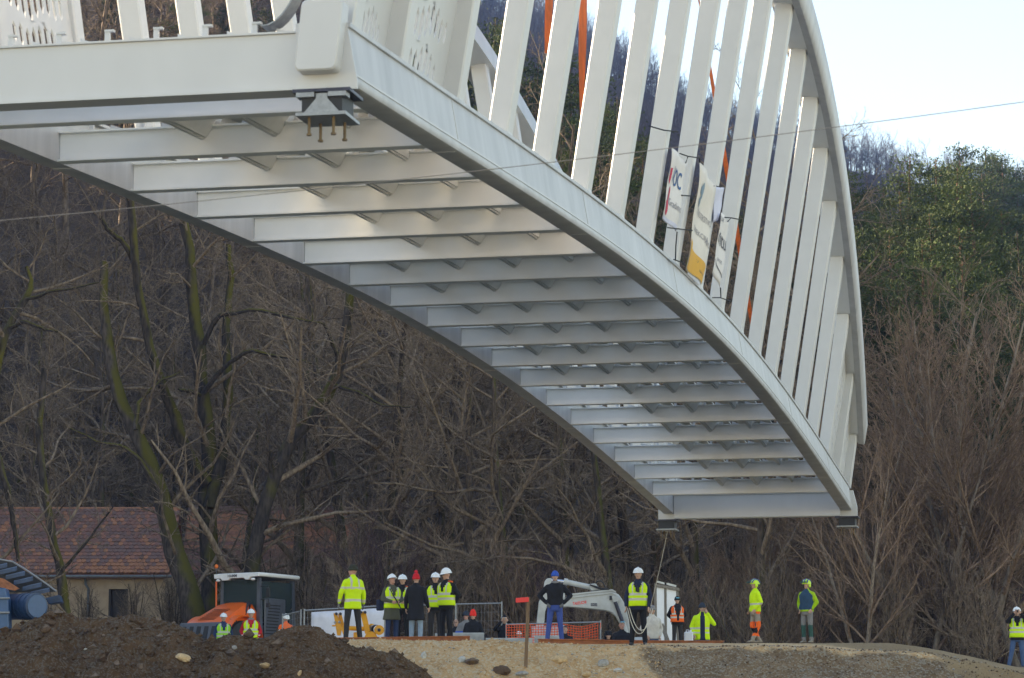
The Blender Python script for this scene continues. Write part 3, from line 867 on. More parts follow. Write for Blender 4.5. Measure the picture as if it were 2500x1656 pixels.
# bearings bolted under three corners
def bearing(t, c, z, near=True):
    mb = MB()
    def slab(m_, cw, tw, z0, z1, dc=0, dt=0):
        m_.hexa([B(t + dt - tw, c + dc - cw, z0), B(t + dt - tw, c + dc + cw, z0), B(t + dt + tw, c + dc + cw, z0), B(t + dt + tw, c + dc - cw, z0),
                 B(t + dt - tw, c + dc - cw, z1), B(t + dt - tw, c + dc + cw, z1), B(t + dt + tw, c + dc + cw, z1), B(t + dt + tw, c + dc - cw, z1)])
    slab(mb, .27, .24, z - .03, z)
    root = bpart(mb, 'bearing', M['darksteel'])
    mb = MB(); slab(mb, .19, .2, z - .22, z - .031); bpart(mb, 'rubber_pad', M['blackrubber'], root)
    mb = MB(); slab(mb, .235, .25, z - .25, z - .22); bpart(mb, 'base_plate', M['zinc'], root)
    if near:
      mb = MB(); mb.prism([B(t - .215, c + a, z + b) for a, b in ((-.17, -.22), (.17, -.22), (.055, -.09), (.055, -.04), (-.055, -.04), (-.055, -.09))], AX * .012)
      bpart(mb, 'stiffener', M['zinc'], root)
    for a in ((-.15, .15) if near else ()):
        mb = MB(); mb.hexa([B(t - .24, c + a - .085, z - .075), B(t - .24, c + a + .085, z - .075), B(t - .1, c + a + .085, z - .075), B(t - .1, c + a - .085, z - .075),
                            B(t - .24, c + a - .085, z - .033), B(t - .24, c + a + .085, z - .033), B(t - .1, c + a + .085, z - .033), B(t - .1, c + a - .085, z - .033)])
        bpart(mb, 'clamp', M['zinc'], root)
    for dc, dt in ((-.13, -.16), (-.10, .12), (.10, -.16), (.13, .12)):
        mb = MB(); mb.tube([B(t + dt, c + dc, z - .25), B(t + dt, c + dc, z - .40), B(t + dt, c + dc, z - .401), B(t + dt, c + dc, z - .42)], [.014, .014, .024, .024], 8)
        bpart(mb, 'stud', M['brass'], root)
bearing(T0 + .14, 1.93, 6.262)
bearing(T1 - .13, -2.12, 6.178, False)
bearing(T1 - .13, 2.12, 6.178, False)

# ---------------------------------------------------------------- banners on the right arch plane
PL_C = 2.0387 + .19 + .085                       # plane: c = PL_C + LEAN * (z - 7.8)
def on_plane(px, py, extra=0.0):
    """Where a pixel's ray meets the leaning plane just outside the hangers."""
    d = ray(px, py)
    o = Vector((BX0, BY0, 0))
    # c(s) = (s d - o).CR ; z = s d.z ; solve c - LEAN z = PL_C - LEAN*7.8 + extra
    k = PL_C - LEAN * 7.8 + extra
    s_ = (k + o.dot(CR)) / (d.dot(CR) - LEAN * d.z)
    return d * s_
def banner(label, corners, m, extra=0.0, wave=.02):
    """corners tl, tr, br, bl in pixels"""
    tl, tr, brp, bl = [on_plane(*c, extra) for c in corners]
    org = (bl + brp) / 2
    root = thing('banner', label, 'banner', org, 'banners tied to the hangers')
    n = (tr - tl).cross(bl - tl).normalized()
    if n.dot(-tl) < 0: n = -n
    def Q(u, v):
        p = (tl * (1 - u) + tr * u) * (1 - v) + (bl * (1 - u) + brp * u) * v
        return p + n * wave * (sin(u * 7 + v * 3) + .6 * sin(v * 9 + u * 2))
    mb = MB(); nu, nv = 10, 14
    vs = [Q(i / nu, j / nv) for j in range(nv + 1) for i in range(nu + 1)]
    fs = [(j * (nu + 1) + i, j * (nu + 1) + i + 1, (j + 1) * (nu + 1) + i + 1, (j + 1) * (nu + 1) + i) for j in range(nv) for i in range(nu)]
    mb.add(vs, fs)
    o = part(mb, 'cloth', m, root, 60)
    md = o.modifiers.new('thickness', 'SOLIDIFY'); md.thickness = .004
    return root, (lambda u, v: Q(u, v) + n * .012)
def print_on(root, Q, s, u, v, size, m, bold=0.0, ar=1.0):
    vs, fs = text_shape(s, 1.0, bold)
    W_ = max(p[0] for p in vs) - min(p[0] for p in vs)
    mb = MB(); mb.add([Q(u + p[0] / W_ * size[0], v - p[1] * size[1]) for p in vs], fs)
    part(mb, 'lettering', m, root)
def patch_on(root, Q, pts, m, name='print'):
    """A printed patch that follows the folds of the cloth."""
    mb = MB(); cx_ = sum(p[0] for p in pts) / len(pts); cy_ = sum(p[1] for p in pts) / len(pts); n = len(pts); K = 6
    for i in range(n):
        a, b = pts[i], pts[(i + 1) % n]; vs = []; idx = {}
        for p in range(K + 1):
            for q in range(K + 1 - p):
                f, g = p / K, q / K; h = 1 - f - g
                idx[(p, q)] = len(vs); vs.append(Q(cx_ * h + a[0] * f + b[0] * g, cy_ * h + a[1] * f + b[1] * g))
        fs = []
        for p in range(K):
            for q in range(K - p):
                fs.append((idx[(p, q)], idx[(p + 1, q)], idx[(p, q + 1)]))
                if p + q < K - 1: fs.append((idx[(p + 1, q)], idx[(p + 1, q + 1)], idx[(p, q + 1)]))
        mb.add(vs, fs)
    part(mb, name, m, root)
def cords(root, segs):
    for s_ in segs:
        mb = MB(); mb.tube([on_plane(x, y, .03) for x, y in s_], .010, 5); part(mb, 'tie_cord', M['black_cord'], root)

r1, Q1 = banner('small white banner with blue VOC and a red arc, leftmost of the banners', [(1640, 361), (1674, 398), (1653, 566), (1615, 533)], M['banner'])
print_on(r1, Q1, 'VOC', .56, .33, (.56, .34), M['print_blue'], .01)
print_on(r1, Q1, 'Gradimo', .60, .70, (.62, .14), M['print_grey'])
patch_on(r1, Q1, [(.0, .28), (.10, .26), (.14, .40), (.10, .50), (.02, .44)], M['print_red'])
patch_on(r1, Q1, [(.08, .72), (.24, .48), (.30, .54), (.26, .70), (.16, .80)], M['print_red'])
patch_on(r1, Q1, [(.02, .74), (.20, .70), (.26, .84), (.20, .92), (.08, .90)], M['print_red'])
patch_on(r1, Q1, [(.14, .72), (.24, .60), (.32, .68), (.24, .76)], M['print_grey'])
patch_on(r1, Q1, [(0, .945), (1, .925), (1, .995), (0, .995)], M['banner_lilac'], 'hem')
r2, Q2 = banner('tallest banner, cream white above with an orange yellow foot', [(1708, 397), (1743, 455), (1716, 697), (1673, 655)], M['banner_cream'], .01, .03)
patch_on(r2, Q2, [(0, .765), (.33, .785), (.66, .80), (1, .815), (1, .90), (1, .99), (.5, .99), (0, .99), (0, .88)], M['banner_yellow'])
patch_on(r2, Q2, [(0, .715), (.14, .73), (.20, .772), (0, .764)], M['banner_yellow'])
patch_on(r2, Q2, [(.10, .20), (.24, .13), (.34, .17), (.33, .27), (.22, .29), (.27, .33), (.20, .39), (.10, .32), (.18, .27), (.10, .26)], M['print_slate'])
print_on(r2, Q2, 'MINISTRSTVO', .60, .40, (.72, .085), M['print_grey'])
print_on(r2, Q2, 'DIREKCIJA', .50, .58, (.70, .075), M['print_grey'])
print_on(r2, Q2, 'RS', .84, .62, (.16, .075), M['print_grey'])
print_on(r2, Q2, 'Kraibozal', .34, .84, (.44, .045), M['print_dark'])
print_on(r2, Q2, 'hbu.com', .78, .915, (.30, .04), M['print_dark'])
r3, Q3 = banner('plain lilac banner half hidden behind the tall cream banner', [(1743, 456), (1766, 458), (1755, 535), (1740, 545)], M['banner_lilac'], -.06, .01)
r4, Q4 = banner('white banner with thin dark lettering, rightmost of the banners', [(1760, 519), (1777, 541), (1759, 703), (1738, 665)], M['banner'], .0, .015)
print_on(r4, Q4, 'ontu', .5, .36, (.9, .34), M['print_dark'])
print_on(r4, Q4, 'UK', .12, .10, (.3, .10), M['print_dark'])
print_on(r4, Q4, 'pnz', .5, .68, (.34, .10), M['print_grey'])
patch_on(r4, Q4, [(.0, .76), (.9, .86), (.9, .875), (0, .78)], M['print_dark'])
cords(r1, [[(1585, 308), (1620, 318), (1655, 322)], [(1674, 398), (1680, 382), (1660, 375)], [(1664, 477), (1698, 480)], [(1653, 566), (1650, 600), (1649, 636)], [(1630, 556), (1690, 563)]])
cords(r2, [[(1680, 382), (1708, 386), (1708, 397)], [(1645, 634), (1665, 641), (1674, 648)], [(1743, 455), (1742, 454), (1760, 457)]])
cords(r4, [[(1777, 541), (1785, 532), (1770, 531)], [(1785, 532), (1805, 536)], [(1759, 703), (1760, 725), (1758, 727), (1781, 735)], [(1740, 727), (1758, 727)]])

# ---------------------------------------------------------------- lifting slings behind the right hangers
def at_c(px, py, c):
    d = ray(px, py); o = Vector((BX0, BY0, 0))
    return d * ((c + o.dot(CR)) / d.dot(CR))
def sling(label, p0, p1, w0, w1, up):
    """Flat twisted textile sling from p0 (foot) up through p1 and on out of the frame."""
    d = (p1 - p0); L = d.length; d.normalize()
    n = 26; rings = []
    for k in range(n + 1):
        f = k / n
        p = p0 + d * (L * up * f)
        w = w0 + (w1 - w0) * min(1, f * 1.6)
        a = .25 + f * 2.2
        e1 = (CR * cos(a) + AX * sin(a)); e2 = d.cross(e1)
        th = w * .22
        rings.append([p + e1 * w + e2 * th * .3, p + e2 * th, p - e1 * w + e2 * th * .3, p - e1 * w - e2 * th * .3, p - e2 * th, p + e1 * w - e2 * th * .3])
    mb = MB().loft(rings)
    o = mb.build('lifting_sling', M['orange_sling'], None, p0, 50)
    tag(o, label, 'sling', 'orange lifting slings')
f1 = at_c(1843, 834, -1.9); f2 = at_c(1706, 0, -2.1)
sling('long orange sling running slantwise behind the banners', f1, f2, .05, .14, 1.6)
f1 = at_c(1419, 290, -.9); f2 = at_c(1424, 0, -.9)
sling('wide orange sling tapering down between the hangers', f1, f2, .02, .17, 2.2)
f1 = at_c(1334, 130, -1.2); f2 = at_c(1341, 0, -1.2)
sling('short visible tip of an orange sling, leftmost of the slings', f1, f2, .03, .15, 3.0)

# ---------------------------------------------------------------- loose cable across the view and the tag line
mb = MB(); P = []
for k in range(41):
    f = k / 40; px = -900 + 4300 * f
    py = 539 - .116 * px + 14 * (1 - ((px - 1250) / 1250) ** 2)
    P.append(at_y(px, py, 24.5))
mb.tube(P, .0035, 5)
tag(mb.build('steel_cable', M['wire'], None, P[0]), 'thin steel cable stretched right across the view in front of the bridge', 'cable')
# ================================================================== PEOPLE
def cloth(name, c, rough=0.85, var=0.12): return mat(name, c, rough, var=var, vscale=9, bump=0.7, bscale=11, spec=0.25)
M['skin'] = mat('skin', (0.52, 0.30, 0.22), 0.55, var=0.08)
M['skin2'] = mat('ruddy_skin', (0.50, 0.25, 0.19), 0.55, var=0.08)
M['hivis'] = cloth('fluorescent_yellow_cloth', (0.60, 0.86, 0.02), 0.7, .05)
M['hivis_g'] = cloth('fluorescent_green_cloth', (0.30, 0.72, 0.04), 0.7, .05)
M['hivis_o'] = cloth('fluorescent_orange_cloth', (0.95, 0.14, 0.02), 0.7, .05)
M['reflect'] = mat('reflective_tape', (0.52, 0.50, 0.45), 0.4, var=.08)
M['navy'] = cloth('navy_cloth', (0.018, 0.024, 0.055))
M['blackc'] = cloth('black_cloth', (0.014, 0.014, 0.018))
M['charcoal'] = cloth('charcoal_cloth', (0.035, 0.033, 0.035))
M['olive'] = cloth('olive_cloth', (0.085, 0.085, 0.06))
M['denim'] = cloth('dark_denim', (0.025, 0.045, 0.115))
M['denim_l'] = cloth('pale_denim', (0.24, 0.33, 0.45))
M['denim_m'] = cloth('blue_denim', (0.06, 0.11, 0.22))
M['blue_work'] = cloth('blue_workwear', (0.045, 0.085, 0.31))
M['blue_knit'] = cloth('blue_knit', (0.03, 0.10, 0.45))
M['steel_blue'] = cloth('dark_teal_blue_cloth', (0.025, 0.065, 0.12))
M['lime'] = cloth('lime_cloth', (0.33, 0.52, 0.02))
M['grey_cloth'] = cloth('grey_cloth', (0.22, 0.21, 0.21))
M['green_cloth'] = cloth('dark_green_cloth', (0.03, 0.09, 0.075))
M['beige_cloth'] = cloth('beige_cloth', (0.30, 0.26, 0.22))
M['cream'] = cloth('cream_padded_cloth', (0.60, 0.55, 0.50))
M['red_cloth'] = cloth('red_cloth', (0.52, 0.02, 0.03))
M['red_knit'] = cloth('red_knit', (0.62, 0.02, 0.03))
M['red_bright'] = cloth('bright_red_knit', (0.90, 0.04, 0.03))
M['royal'] = cloth('royal_blue_cloth', (0.03, 0.10, 0.42))
M['olive_knit'] = cloth('dark_olive_knit', (0.045, 0.045, 0.028))
M['dark_knit'] = cloth('dark_blue_knit', (0.03, 0.04, 0.06))
M['helmet'] = mat('white_helmet_plastic', (0.80, 0.81, 0.82), 0.3, var=.03)
M['helmet_lime'] = mat('lime_helmet_plastic', (0.55, 0.80, 0.04), 0.35)
M['helmet_blue'] = mat('blue_helmet_band', (0.03, 0.06, 0.25), 0.35)
M['hair'] = mat('brown_hair', (0.05, 0.03, 0.02), 0.7, var=.2)
M['hair_grey'] = mat('grey_hair', (0.30, 0.27, 0.25), 0.7, var=.2)
M['sole'] = mat('shoe_leather', (0.03, 0.027, 0.025), 0.7, var=.2)
M['suede'] = mat('tan_boot_leather', (0.26, 0.22, 0.18), 0.8, var=.2)
M['glove'] = cloth('grey_work_glove', (0.16, 0.16, 0.17))
M['eye'] = mat('dark_eye', (0.02, 0.015, 0.012), 0.3)
M['lip'] = mat('lips', (0.36, 0.13, 0.11), 0.6)
M['phone'] = mat('silver_phone', (0.55, 0.58, 0.62), 0.25, 0.4)
M['mirror'] = mat('mirrored_lens', (0.15, 0.55, 0.75), 0.1, 0.8)

def remeshed(mb, name, m, voxel, it=3, mi_fn=None, mats=None):
    """Fuse overlapping closed shapes into one continuous surface."""
    me = mb.mesh(name, m)
    ob = bpy.data.objects.new(name, me); COL.objects.link(ob)
    md = ob.modifiers.new('r', 'REMESH'); md.mode = 'VOXEL'; md.voxel_size = voxel; md.use_smooth_shade = True
    sm = ob.modifiers.new('s', 'SMOOTH'); sm.factor = .5; sm.iterations = it
    dg = bpy.context.evaluated_depsgraph_get()
    out = bpy.data.meshes.new_from_object(ob.evaluated_get(dg))
    bpy.data.objects.remove(ob); bpy.data.meshes.remove(me)
    out.name = name
    out.materials.clear()
    for x in (mats or [m]): out.materials.append(x)
    if mi_fn is not None:
        n = len(out.polygons); c = np.empty(n * 3, np.float32); out.polygons.foreach_get('center', c); c = c.reshape(-1, 3)
        out.polygons.foreach_set('material_index', mi_fn(c).astype(np.int32))
    out.polygons.foreach_set('use_smooth', np.full(len(out.polygons), True))
    return out
TORSO = [(.55, .255, .185, .01), (.70, .225, .165, .005), (.80, .205, .15, 0), (.93, .195, .14, 0), (1.08, .185, .132, 0), (1.22, .198, .138, -.005), (1.34, .212, .138, -.005), (1.42, .207, .126, 0), (1.475, .165, .105, .005), (1.52, .10, .085, .005), (1.555, .075, .075, 0)]
def torso_ring(z, grow=0.0, n=32):
    Z = [r[0] for r in TORSO]
    rx = np.interp(z, Z, [r[1] for r in TORSO]) + grow; ry = np.interp(z, Z, [r[2] for r in TORSO]) + grow; yo = np.interp(z, Z, [r[3] for r in TORSO])
    out = []
    for i in range(n):
        a = 2 * pi * i / n; ca, sa = cos(a), sin(a); e = .86
        out.append(Vector((rx * abs(ca) ** e * (1 if ca >= 0 else -1), yo + ry * abs(sa) ** e * (1 if sa >= 0 else -1), z)))
    return out
def hand(mb, elbow, wrist, curl=.6, thumb=1):
    e = Vector(elbow); w = Vector(wrist); a = (w - e).normalized()
    n = a.cross(Vector((0, 0, 1))); n = n.normalized() if n.length > .2 else Vector((0, -1, 0))
    if n.y > 0: n = -n
    b = a.cross(n).normalized()
    # palm
    rings = []
    for f, hw_, th in ((0, .024, .019), (.03, .034, .017), (.07, .041, .015), (.098, .040, .013)):
        p = w + a * f
        rings.append([p + b * (hw_ * cos(k * pi / 4)) + n * (th * sin(k * pi / 4)) for k in range(8)])
    mb.loft(rings)
    for k, L in enumerate((.062, .076, .080, .070)):
        s = w + a * .092 + b * (-.031 + .0207 * k)
        m1 = s + a * L * .48 + n * L * .14 * curl
        m2 = m1 + (a * (1 - curl * .7) + n * curl).normalized() * L * .32
        m3 = m2 + (a * (1 - curl * 1.2) + n * curl * 1.3).normalized() * L * .25
        mb.tube([s, m1, m2, m3], [.0098, .0092, .0084, .006], 6)
    s = w + a * .035 + b * (.032 * thumb)
    mb.tube([s, s + (a * .7 + b * .55 * thumb + n * .35).normalized() * .034, s + (a * .95 + b * .35 * thumb + n * .55).normalized() * .066], [.0135, .011, .0075], 6)
def dome(rx, ry, rz, c, lo=0.0, nu=20, nv=7):
    rings = []
    for j in range(nv + 1):
        ph = lo + (pi / 2 - lo) * j / nv * .985
        rings.append([Vector((c[0] + rx * cos(ph) * cos(2 * pi * i / nu), c[1] + ry * cos(ph) * sin(2 * pi * i / nu), c[2] + rz * sin(ph))) for i in range(nu)])
    return rings

def person(label, px, py_top, Y, H=None, face=0.0, feet=None, arms=None, legs=None, jacket=None, hem=.84, jk_mats=None, jk_fn=None, trousers='charcoal', tr_mats=None, tr_fn=None,
           vest=None, vest_open=False, hat='helmet', hatm='helmet', shoes='sole', gloves=False, skin='skin', sit=False, extras=(), head_turn=0.0, hood=None, brim=True, sun=False, hairm='hair', tilt=0.0, collar=None):
    """face: direction the person faces, degrees, 0 = towards the viewer, positive = towards picture right."""
    hat_h = {'helmet': .055, 'beanie': .035, 'pompom': .11, 'none': 0.0, 'forest': .06, 'cap': .03, 'hood': .03, 'tall': .09}[hat]
    top = at_y(px, py_top, Y)
    zf = gz(top.x, Y) if feet is None else feet
    sit_d = .50 if sit else 0
    if H is None: S = (top.z - zf) / (1.80 + hat_h - sit_d)
    else:
        S = H / 1.8; zf = top.z - (1.80 + hat_h - sit_d) * S
    root = thing('person', label, 'person', (top.x, Y, zf), None, radians(face))
    root.scale = (S, S, S)
    dz = -sit_d                                 # everything above the hips drops when seated
    U = lambda p: Vector((p[0], p[1], p[2] + dz))
    A = {'L': ((-.275, .03, 1.17), (-.285, -.04, .925)), 'R': ((.275, .03, 1.17), (.285, -.04, .925))}
    if arms: A.update(arms)
    A = {k: (U(v[0]), U(v[1])) for k, v in A.items()}
    SH = {'L': U((-.185, .005, 1.425)), 'R': U((.185, .005, 1.425))}
    if sit:
        LG = {'L': ((-.11, 0, .43), (-.14, -.42, .46), (-.14, -.40, .08)), 'R': ((.11, 0, .43), (.14, -.42, .46), (.14, -.40, .08))}
    else:
        LG = {'L': ((-.095, 0, .92), (-.115, -.02, .50), (-.125, .02, .085)), 'R': ((.095, 0, .92), (.115, -.02, .50), (.125, .02, .085))}
    if legs: LG.update(legs)
    ht = radians(head_turn)
    HR = Matrix.Rotation(ht, 3, 'Z') @ Matrix.Rotation(radians(tilt), 3, 'X')
    hc = U((0, -.012, 1.685))
    Hh = lambda p: hc + HR @ Vector(p)
    # ---- body: one continuous surface
    mb = MB()
    mb.ellipsoid(Hh((0, .008, .02)), (.074, .094, .098), 16, 10, HR)
    mb.ellipsoid(Hh((0, -.028, -.045)), (.056, .058, .068), 14, 8, HR)
    mb.capsule(Hh((0, -.082, .022)), Hh((0, -.100, -.016)), .011, .016, 8)
    mb.ellipsoid(Hh((0, -.078, .035)), (.052, .02, .012), 10, 6, HR)
    mb.ellipsoid(Hh((0, -.080, -.052)), (.026, .014, .012), 10, 6, HR)
    mb.ellipsoid(Hh((0, -.072, -.088)), (.024, .02, .02), 10, 6, HR)
    for s in (-1, 1): mb.ellipsoid(Hh((s * .076, .012, 0)), (.014, .024, .034), 8, 6, HR)
    mb.capsule(U((0, .01, 1.46)), Hh((0, .012, -.06)), .062, .055, 12)
    mb.loft([[U(p * 1) for p in torso_ring(z, -.02, 20)] for z in (.86, 1.0, 1.15, 1.3, 1.4, 1.47, 1.51)])
    for k in 'LR':
        mb.capsule(SH[k], A[k][0], .052, .042); mb.capsule(A[k][0], A[k][1], .041, .027)
        l = [Vector(p) for p in LG[k]]
        mb.capsule(l[0], l[1], .085, .056); mb.capsule(l[1], l[2], .054, .038)
    body = remeshed(mb, 'body', M[skin], .0145, 2)
    hb = MB()
    for k in 'LR': hand(hb, A[k][0], A[k][1], .6, 1 if k == 'L' else -1)
    hm = hb.mesh('hands', M[skin], (0, 0, 0), 60)
    # join the hands into the body's mesh
    import bmesh
    if not gloves:
        bm = bmesh.new(); bm.from_mesh(body); bm.from_mesh(hm); bm.to_mesh(body); bm.free(); bpy.data.meshes.remove(hm)
        link('body', body, root)
    else:
        link('body', body, root); hm.materials[0] = M['glove']; link('gloves', hm, root)
    # ---- face
    if abs(face + head_turn) < 120:
        mb = MB()
        for s in (-1, 1): mb.ellipsoid(Hh((s * .030, -.083, .022)), (.011, .008, .006), 8, 5, HR)
        lpart(mb, 'eyes', M['eye'], root, 60)
        mb = MB(); mb.ellipsoid(Hh((0, -.091, -.052)), (.022, .006, .006), 8, 5, HR); lpart(mb, 'lips', M['lip'], root, 60)
    if hat not in ('hood',):
        mb = MB(); rings = []
        for j in range(7):
            ph = -.50 + (pi / 2 + .46) * j / 6
            ring = []
            for i in range(18):
                a = 2 * pi * i / 18; f = sin(a)            # sin<0 = front
                lift = .062 if f < -.25 else (.02 if f < .15 else 0)
                z = max(.098 * 1.08 * sin(ph), lift if j < 4 else -1)
                rr = cos(ph)
                ring.append(Hh((.080 * rr * cos(a), .008 + .101 * rr * f, .02 + z)))
            rings.append(ring)
        mb.loft(rings, True, True); lpart(mb, 'hair', M[hairm], root, 60)
    # ---- trousers
    mb = MB()
    if not sit:
        mb.loft([torso_ring(z, g, 20) for z, g in ((.80, -.03), (.86, -.01), (.93, -.005), (1.0, -.012), (1.04, -.014))])
    else: mb.ellipsoid((0, 0, .47), (.18, .16, .15), 14, 8)
    for k in 'LR':
        l = [Vector(p) for p in LG[k]]
        mb.capsule(l[0], l[1], .098, .074); mb.capsule(l[1], l[2] + Vector((0, 0, .0)), .073, .062)
    link('trousers', remeshed(mb, 'trousers', M[trousers], .02, 3, tr_fn, [M[x] for x in tr_mats] if tr_mats else None), root)
    # ---- shoes
    for k in 'LR':
        a = Vector(LG[k][2]); mb = MB()
        fx = .03 if k == 'R' else -.03
        rings = []
        for f, w_, h_ in ((.085, .030, .07), (.06, .042, .10), (0, .043, .105), (-.06, .044, .075), (-.12, .047, .055), (-.165, .040, .04), (-.185, .022, .025)):
            c_ = Vector((a.x - fx * f * 3, a.y + f, a.z - .085))
            rings.append([c_ + Vector((w_ * cos(q), 0, max(0, h_ * (.5 + .5 * sin(q))))) for q in [2 * pi * i / 10 for i in range(10)]])
        mb.loft(rings); lpart(mb, 'shoe', M[shoes], root, 50)
    # ---- jacket
    if jacket:
        mb = MB()
        zz = [z for z in (.55, .62, .70, .80, .9, 1.0, 1.1, 1.2, 1.3, 1.38, 1.43, 1.475, 1.50, 1.53) if z >= hem - .001]
        if zz[0] > hem: zz = [hem] + zz
        mb.loft([[U(p) for p in torso_ring(z, .012, 24)] for z in zz])
        for k in 'LR':
            sh = SH[k]
            mb.capsule(sh + Vector((0, 0, -.005)), A[k][0], .078, .062, 12)
            mb.capsule(A[k][0], A[k][0].lerp(A[k][1], .93), .062, .047, 12)
        mb.capsule(U((0, .006, 1.50)), U((0, .004, 1.545)), .082, .078, 14)
        link('jacket', remeshed(mb, 'jacket', M[jacket], .019, 3, jk_fn, [M[x] for x in jk_mats] if jk_mats else None), root)
    if collar:
        mb = MB(); mb.lathe([(.070, 0), (.088, .01), (.086, .05), (.074, .06)], U((0, .0, 1.53)), 16); lpart(mb, 'collar', M[collar], root, 60)
    # ---- vest: shell with arm holes and a V neck
    if vest:
        n = 48; lo = .93; zr = np.concatenate([np.linspace(lo, 1.06, 4)[:-1], np.linspace(1.06, 1.12, 2)[:-1], np.linspace(1.12, 1.18, 2)[:-1], np.linspace(1.18, 1.24, 2)[:-1], np.linspace(1.24, 1.505, 11)])
        rings = [torso_ring(z, .034 + (.012 if z < 1.2 else 0), n) for z in zr]
        mb = MB(); vs = [U(p) for r in rings for p in r]
        fs = []; mi = []
        for j in range(len(zr) - 1):
            z = (zr[j] + zr[j + 1]) / 2
            for i in range(n):
                p = (rings[j][i] + rings[j + 1][(i + 1) % n]) / 2
                rx = np.interp(z, [r[0] for r in TORSO], [r[1] for r in TORSO]) + .03
                if z > 1.19 and abs(p.x) > rx * (.93 if z < 1.40 else .90): continue
                v0 = 1.20 if not vest_open else .9
                if p.y < -.02 and abs(p.x) < (z - v0) * (.36 if not vest_open else .22): continue
                if z > 1.47 and abs(p.x) < .085: continue
                fs.append((j * n + i, j * n + (i + 1) % n, (j + 1) * n + (i + 1) % n, (j + 1) * n + i))
                band = (1.06 < z < 1.12) or (1.18 < z < 1.24) or (abs(abs(p.x) - .115) < .022 and z > 1.2)
                mi.append(1 if band else 0)
        mb.v = [tuple(v) for v in vs]; mb.f = fs; mb.mi = mi
        o = lpart(mb, 'vest', [M[vest], M['reflect']], root, 60)
        md = o.modifiers.new('thickness', 'SOLIDIFY'); md.thickness = .012
    # ---- headgear
    def hring(rr): return [[Hh((p.x, p.y, p.z)) for p in r] for r in rr]
    if hat == 'helmet':
        mb = MB(); mb.loft(hring([[Vector((p.x * 1.0, p.y, p.z)) for p in r] for r in dome(.122, .145, .118, (0, .008, .055), 0)]))
        root_h = lpart(mb, 'helmet', M[hatm], root, 60)
        mb = MB(); ring1 = []; ring2 = []; ring3 = []; ring4 = []
        for i in range(24):
            a = 2 * pi * i / 24; f = max(0, -sin(a)) ** 2
            for R_, k, z in ((ring1, 1.0, .062), (ring2, 1.10 + .26 * f, .050 - .014 * f), (ring3, 1.10 + .26 * f, .042 - .014 * f), (ring4, 1.0, .046)):
                R_.append(Hh((.122 * (1.0 + (k - 1) * .7) * cos(a), .008 + .145 * k * sin(a), z)))
        mb.loft([ring1, ring2, ring3, ring4], True, False); lpart(mb, 'helmet_brim', M[hatm], root, 60)
        mb = MB(); mb.tube([Hh((0, .008 + .147 * cos(a), .055 + .124 * sin(a))) for a in np.linspace(.5, pi - .35, 9)], .012, 6); lpart(mb, 'helmet_ridge', M[hatm], root, 60)
    elif hat in ('beanie', 'pompom', 'tall', 'hood', 'cap'):
        hh = {'beanie': .115, 'pompom': .135, 'tall': .16, 'hood': .115, 'cap': .10}[hat]
        mb = MB(); rr = dome(.095, .116, hh, (0, .010, .045), -.35 if hat != 'cap' else 0, 20, 8)
        mb.loft(hring(rr)); lpart(mb, 'knit_cap' if hat != 'cap' else 'cap', M[hatm], root, 60)
        if hat in ('beanie', 'pompom', 'tall'):
            mb = MB(); mb.loft(hring([[Vector((k * .098 * cos(2 * pi * i / 20), .010 + k * .119 * sin(2 * pi * i / 20), z)) for i in range(20)] for k, z in ((.97, .008), (1.03, .012), (1.04, .05), (.97, .056))]))
            lpart(mb, 'cap_cuff', M[hatm], root, 60)
        if hat == 'pompom':
            mb = MB(); mb.ellipsoid(Hh((0, .02, .20)), (.052, .052, .05), 12, 8); lpart(mb, 'pompom', M[hatm], root, 60)
        if hat == 'hood':
            mb = MB(); rg = []
            for k, z in ((1.0, -.14), (1.12, -.10), (1.15, -.02), (1.12, .06), (.9, .13), (.3, .165)):
                rg.append([Hh((.105 * k * cos(a), .035 + .115 * k * sin(a), z)) for a in [-.55 + (pi + 1.1) * i / 20 for i in range(21)]])
            mb.loft(rg, False, False); o = lpart(mb, 'hood', M[hatm], root, 60)
            md = o.modifiers.new('thickness', 'SOLIDIFY'); md.thickness = .015
    elif hat == 'forest':
        mb = MB(); mb.loft(hring(dome(.125, .152, .13, (0, .012, .045), -.15, 22, 8))); hroot = lpart(mb, 'helmet', M['helmet_lime'], root, 60)
        for off in (-.075, 0, .075):
            mb = MB(); mb.tube([Hh((off + .012 * sin(a * 3), .012 + .150 * cos(a) * sqrt(1 - (off / .13) ** 2), .046 + .130 * sin(a) * sqrt(1 - (off / .13) ** 2))) for a in np.linspace(.1, pi - .1, 14)], .018, 6); lpart(mb, 'helmet_stripe', M['helmet_blue'], hroot, 60)
        mb = MB(); rg = []
        for f, z in ((0, .085), (.5, .10), (1, .085)):
            rg.append([Hh((.115 * sin(a), -.09 - .115 * cos(a) * .9 - f * .07, z - f * .03)) for a in np.linspace(-1.1, 1.1, 11)])
        mb.loft(rg, False, False); o = lpart(mb, 'raised_visor', M['green_cloth'], hroot, 60)
        md = o.modifiers.new('thickness', 'SOLIDIFY'); md.thickness = .006
        for s in (-1, 1):
            mb = MB(); mb.ellipsoid(Hh((s * .10, .02, -.02)), (.03, .05, .06), 10, 6, HR); lpart(mb, 'ear_defender', M['black'] if s < 0 else M['helmet_lime'], hroot, 60)
    if sun:
        mb = MB(); z = .022 if sun == 1 else (.085 if hat == 'beanie' else .10)
        yy = -.098 if sun == 1 else -.105
        for s in (-1, 1): mb.ellipsoid(Hh((s * .034, yy, z)), (.029, .010, .018), 10, 6, HR)
        mb.box(Hh((0, yy - .004, z + .008)), (.02, .008, .006))
        lpart(mb, 'sunglasses', M['black'] if sun == 1 else M['mirror'], root, 60)
